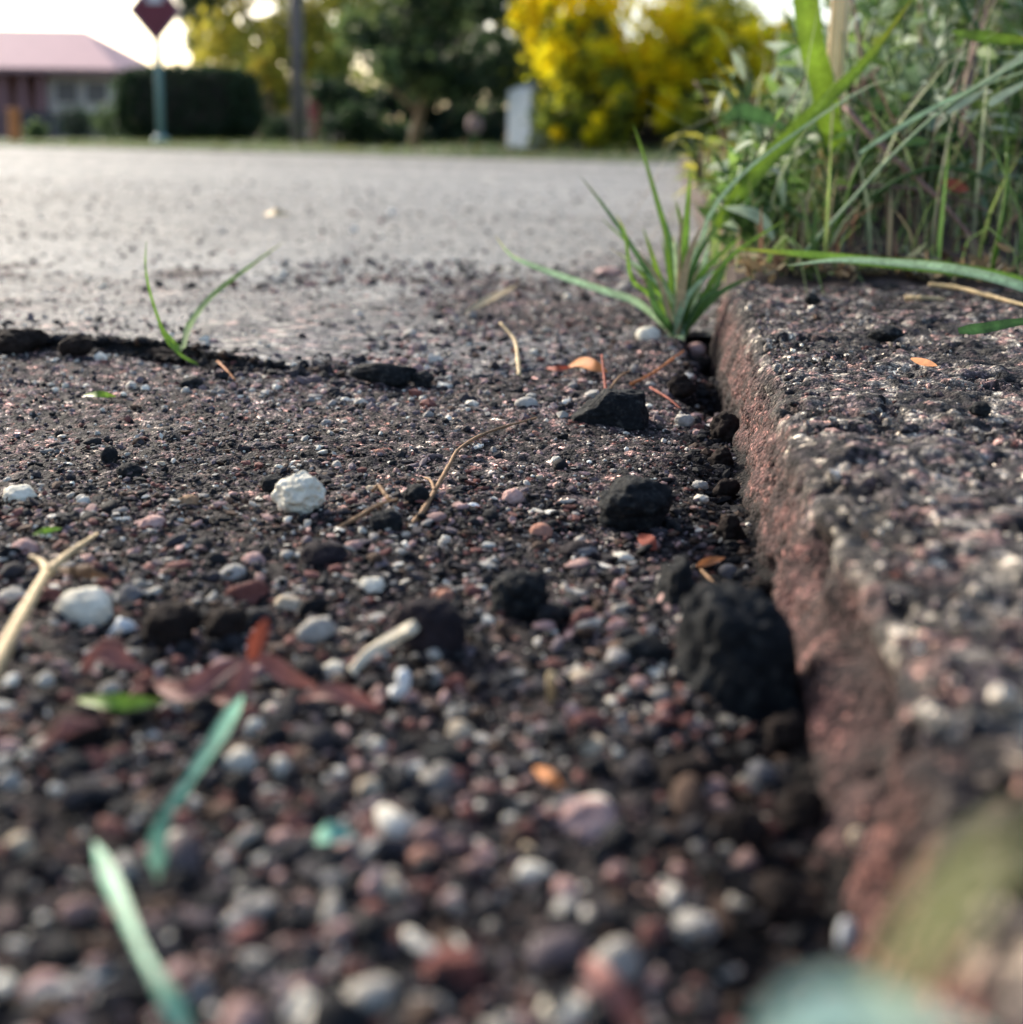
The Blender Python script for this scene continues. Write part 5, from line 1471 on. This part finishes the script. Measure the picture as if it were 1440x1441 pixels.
# yellow-green sunlit tree further back
cl_ = rand_clumps(24, 300, 500, -160, 100, 34, 56, 64) + rand_clumps(8, 370, 480, 60, 140, 20, 30, 65)
tree('tree', 'yellow-green sunlit tree behind the utility pole', 33.0, [(372, 208), (378, 150), (384, 60)], 0.2,
     [[(384, 60, 0), (340, 10, 0), (310, -60, 0)], [(384, 60, 0), (430, 20, .5), (470, -60, .5)]], cl_, 2.0, 8000, 0.14, YGR, 66, 'bark')
cl_ = rand_clumps(14, 262, 330, -90, 80, 24, 40, 67)
tree('tree', 'narrow dark green tree behind the clipped hedge', 36.0, [(285, 206), (288, 130), (290, 40)], 0.16, [[(288, 100, 0), (270, 40, 0), (262, -20, 0)]], cl_, 1.5, 4200, 0.14, DARK + MID, 68, 'bark_dark')
# darker trees filling the gap behind
cl_ = rand_clumps(22, 450, 760, -140, 60, 40, 66, 69)
tree('tree', 'tall dark tree far behind the middle tree', 40.0, [(640, 206), (640, 130), (640, 40)], 0.25, [[(640, 60, 0), (560, 0, 0), (500, -60, 0)], [(640, 60, 0), (700, 0, 0), (740, -60, 0)]], cl_, 3.0, 7500, 0.18, DARK, 70, 'bark_dark')
# yellow flowering bush
b = base(915, 15.0)
yb = empty('yellow_bush', b)
tag(yb, 'large bush covered in bright yellow flowers', 'bush')
MBs = MB()
for px, py in ((820, 120), (870, 60), (930, 90), (980, 40), (1040, 110), (900, 140)):
    MB().tube(curve([b, (b + at(px, py, 15.0)) / 2 + [0, .1, .1], at(px, py, 15.0)], 8), np.linspace(.05, .012, 8), 6).build('branch', MAT['bark_dark'], yb, smooth=True)
gcl = rand_clumps(34, 770, 1090, 20, 190, 24, 48, 71) + [(800, 150, 34), (795, 185, 22), (840, 190, 26), (1080, 150, 36), (900, 195, 30), (990, 190, 30), (1060, 195, 30)]
gcl += rand_clumps(26, 750, 1105, 60, 205, 26, 44, 171)
c, ra = px_clumps(gcl, 15.2, 0.9)
leaves('foliage', c, ra, 15000, 0.075, OLV + MID[:2], 72, yb, 0.4)
fcl = rand_clumps(46, 740, 1010, -60, 90, 18, 36, 73) + rand_clumps(24, 980, 1120, 34, 110, 12, 24, 173) + rand_clumps(16, 860, 1080, 90, 170, 9, 16, 174) + [(880, 0, 40), (915, 20, 36), (850, 10, 36), (945, 30, 30)] + rand_clumps(12, 850, 1000, 60, 140, 10, 22, 74) + [(842, 170, 9), (836, 180, 9), (828, 190, 8), (848, 160, 7), (785, 186, 8), (795, 178, 7), (950, 95, 20), (975, 75, 20), (905, 95, 16), (760, 40, 26), (735, 20, 20), (1090, 60, 18), (1060, 45, 22), (880, 150, 12)]
gf = rand_clumps(22, 760, 1110, 30, 190, 12, 22, 175)
c, ra = px_clumps(gf, 14.2, 0.4)
leaves('sprays', c, ra, 3200, 0.06, OLV, 176, yb, 0.1)
c, ra = px_clumps(fcl, 14.5, 0.6)
leaves('blossom', c, ra, 13000, 0.06, YEL, 75, yb, 0.2, mat='blossom')
# the far wood, one mass
fw = rand_clumps(60, 330, 1200, 95, 200, 26, 44, 81)
c, ra = px_clumps(fw, 62, 3)
o = leaves('far_woods', c, ra, 9000, 0.30, DARK + MID[:2] + YGR[2:], 82, None, 0.2)
tag(o, kind='stuff')
# dark shrubs and hedge below the trees
b = base(590, 21)
hd = empty('hedge', b)
tag(hd, 'dark hedge in the shade under the middle tree', 'hedge')
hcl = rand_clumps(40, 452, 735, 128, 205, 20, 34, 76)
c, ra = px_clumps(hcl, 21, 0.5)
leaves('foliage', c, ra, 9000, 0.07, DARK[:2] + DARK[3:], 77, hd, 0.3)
MBs = MB()
for px in (470, 520, 570, 640, 690, 725):
    q = base(px, 21)
    MB().tube(np.array([q, q + [0.05, 0, .8]]), [.05, .02], 6).build('branch', MAT['bark_dark'], hd)
b = base(510, 18.5)
t = empty('shrub', b)
tag(t, 'rounded dark shrub left of the tan trunk', 'shrub')
MB().tube(np.array([b, b + [0, 0, .3]]), [0.05, 0.03], 6).build('stem', MAT['bark_dark'], t)
c, ra = px_clumps([(480, 190, 28), (520, 186, 32), (555, 196, 22), (500, 170, 22)], 18.5, 0.2)
leaves('foliage', c, ra, 2400, 0.055, DARK + MID[3:], 78, t, 0.4)
# white gate pillar
b = base(746, 16)
gpil = empty('gate_pillar', b)
ca_, sa_ = math.cos(0.75), math.sin(0.75)
RM2 = RM @ np.array([[ca_, -sa_, 0], [sa_, ca_, 0], [0, 0, 1]])
tag(gpil, 'white painted gate pillar left of the yellow bush', 'pillar')
hh = zpix(128, 16, 746) - b[2]
MB().box(b + Zd * hh / 2, (0.44, 0.44, hh), RM2).build('shaft', MAT['white_wall'], gpil, bevel=0.02)
MB().add([b + Zd * (hh + .0) + RM2[:, 0] * sx * .2 + RM2[:, 1] * sy * .2 for sx, sy in ((-1, -1), (1, -1), (1, 1), (-1, 1))] + [b + Zd * (hh + .13)], [(0, 1, 4), (1, 2, 4), (2, 3, 4), (3, 0, 4), (3, 2, 1, 0)]).build('cap', MAT['white_wall'], gpil)
b = base(775, 16.5)
tag(MB().box(b + Zd * .33, (.12, .12, .72), RM).build('garden_post', MAT['pink_wall'], bevel=0.01), 'narrow pinkish post against the white gate pillar', 'post')
# small marker with a pinkish head
b = base(668, 17.5)
mk = empty('marker', b)
tag(mk, 'small green marker with a pale pink head by the hedge', 'marker')
MB().tube(np.array([b, [b[0], b[1], zpix(188, 17.5, 668)]]), .07, 8).build('post', MAT['blade_dark'], mk)
zc = zpix(176, 17.5, 668)
V, F = ICO[3]
obj('head', V * [.12, .08, .14] + [b[0], b[1], zc], F, MAT['sign_rim'], mk)
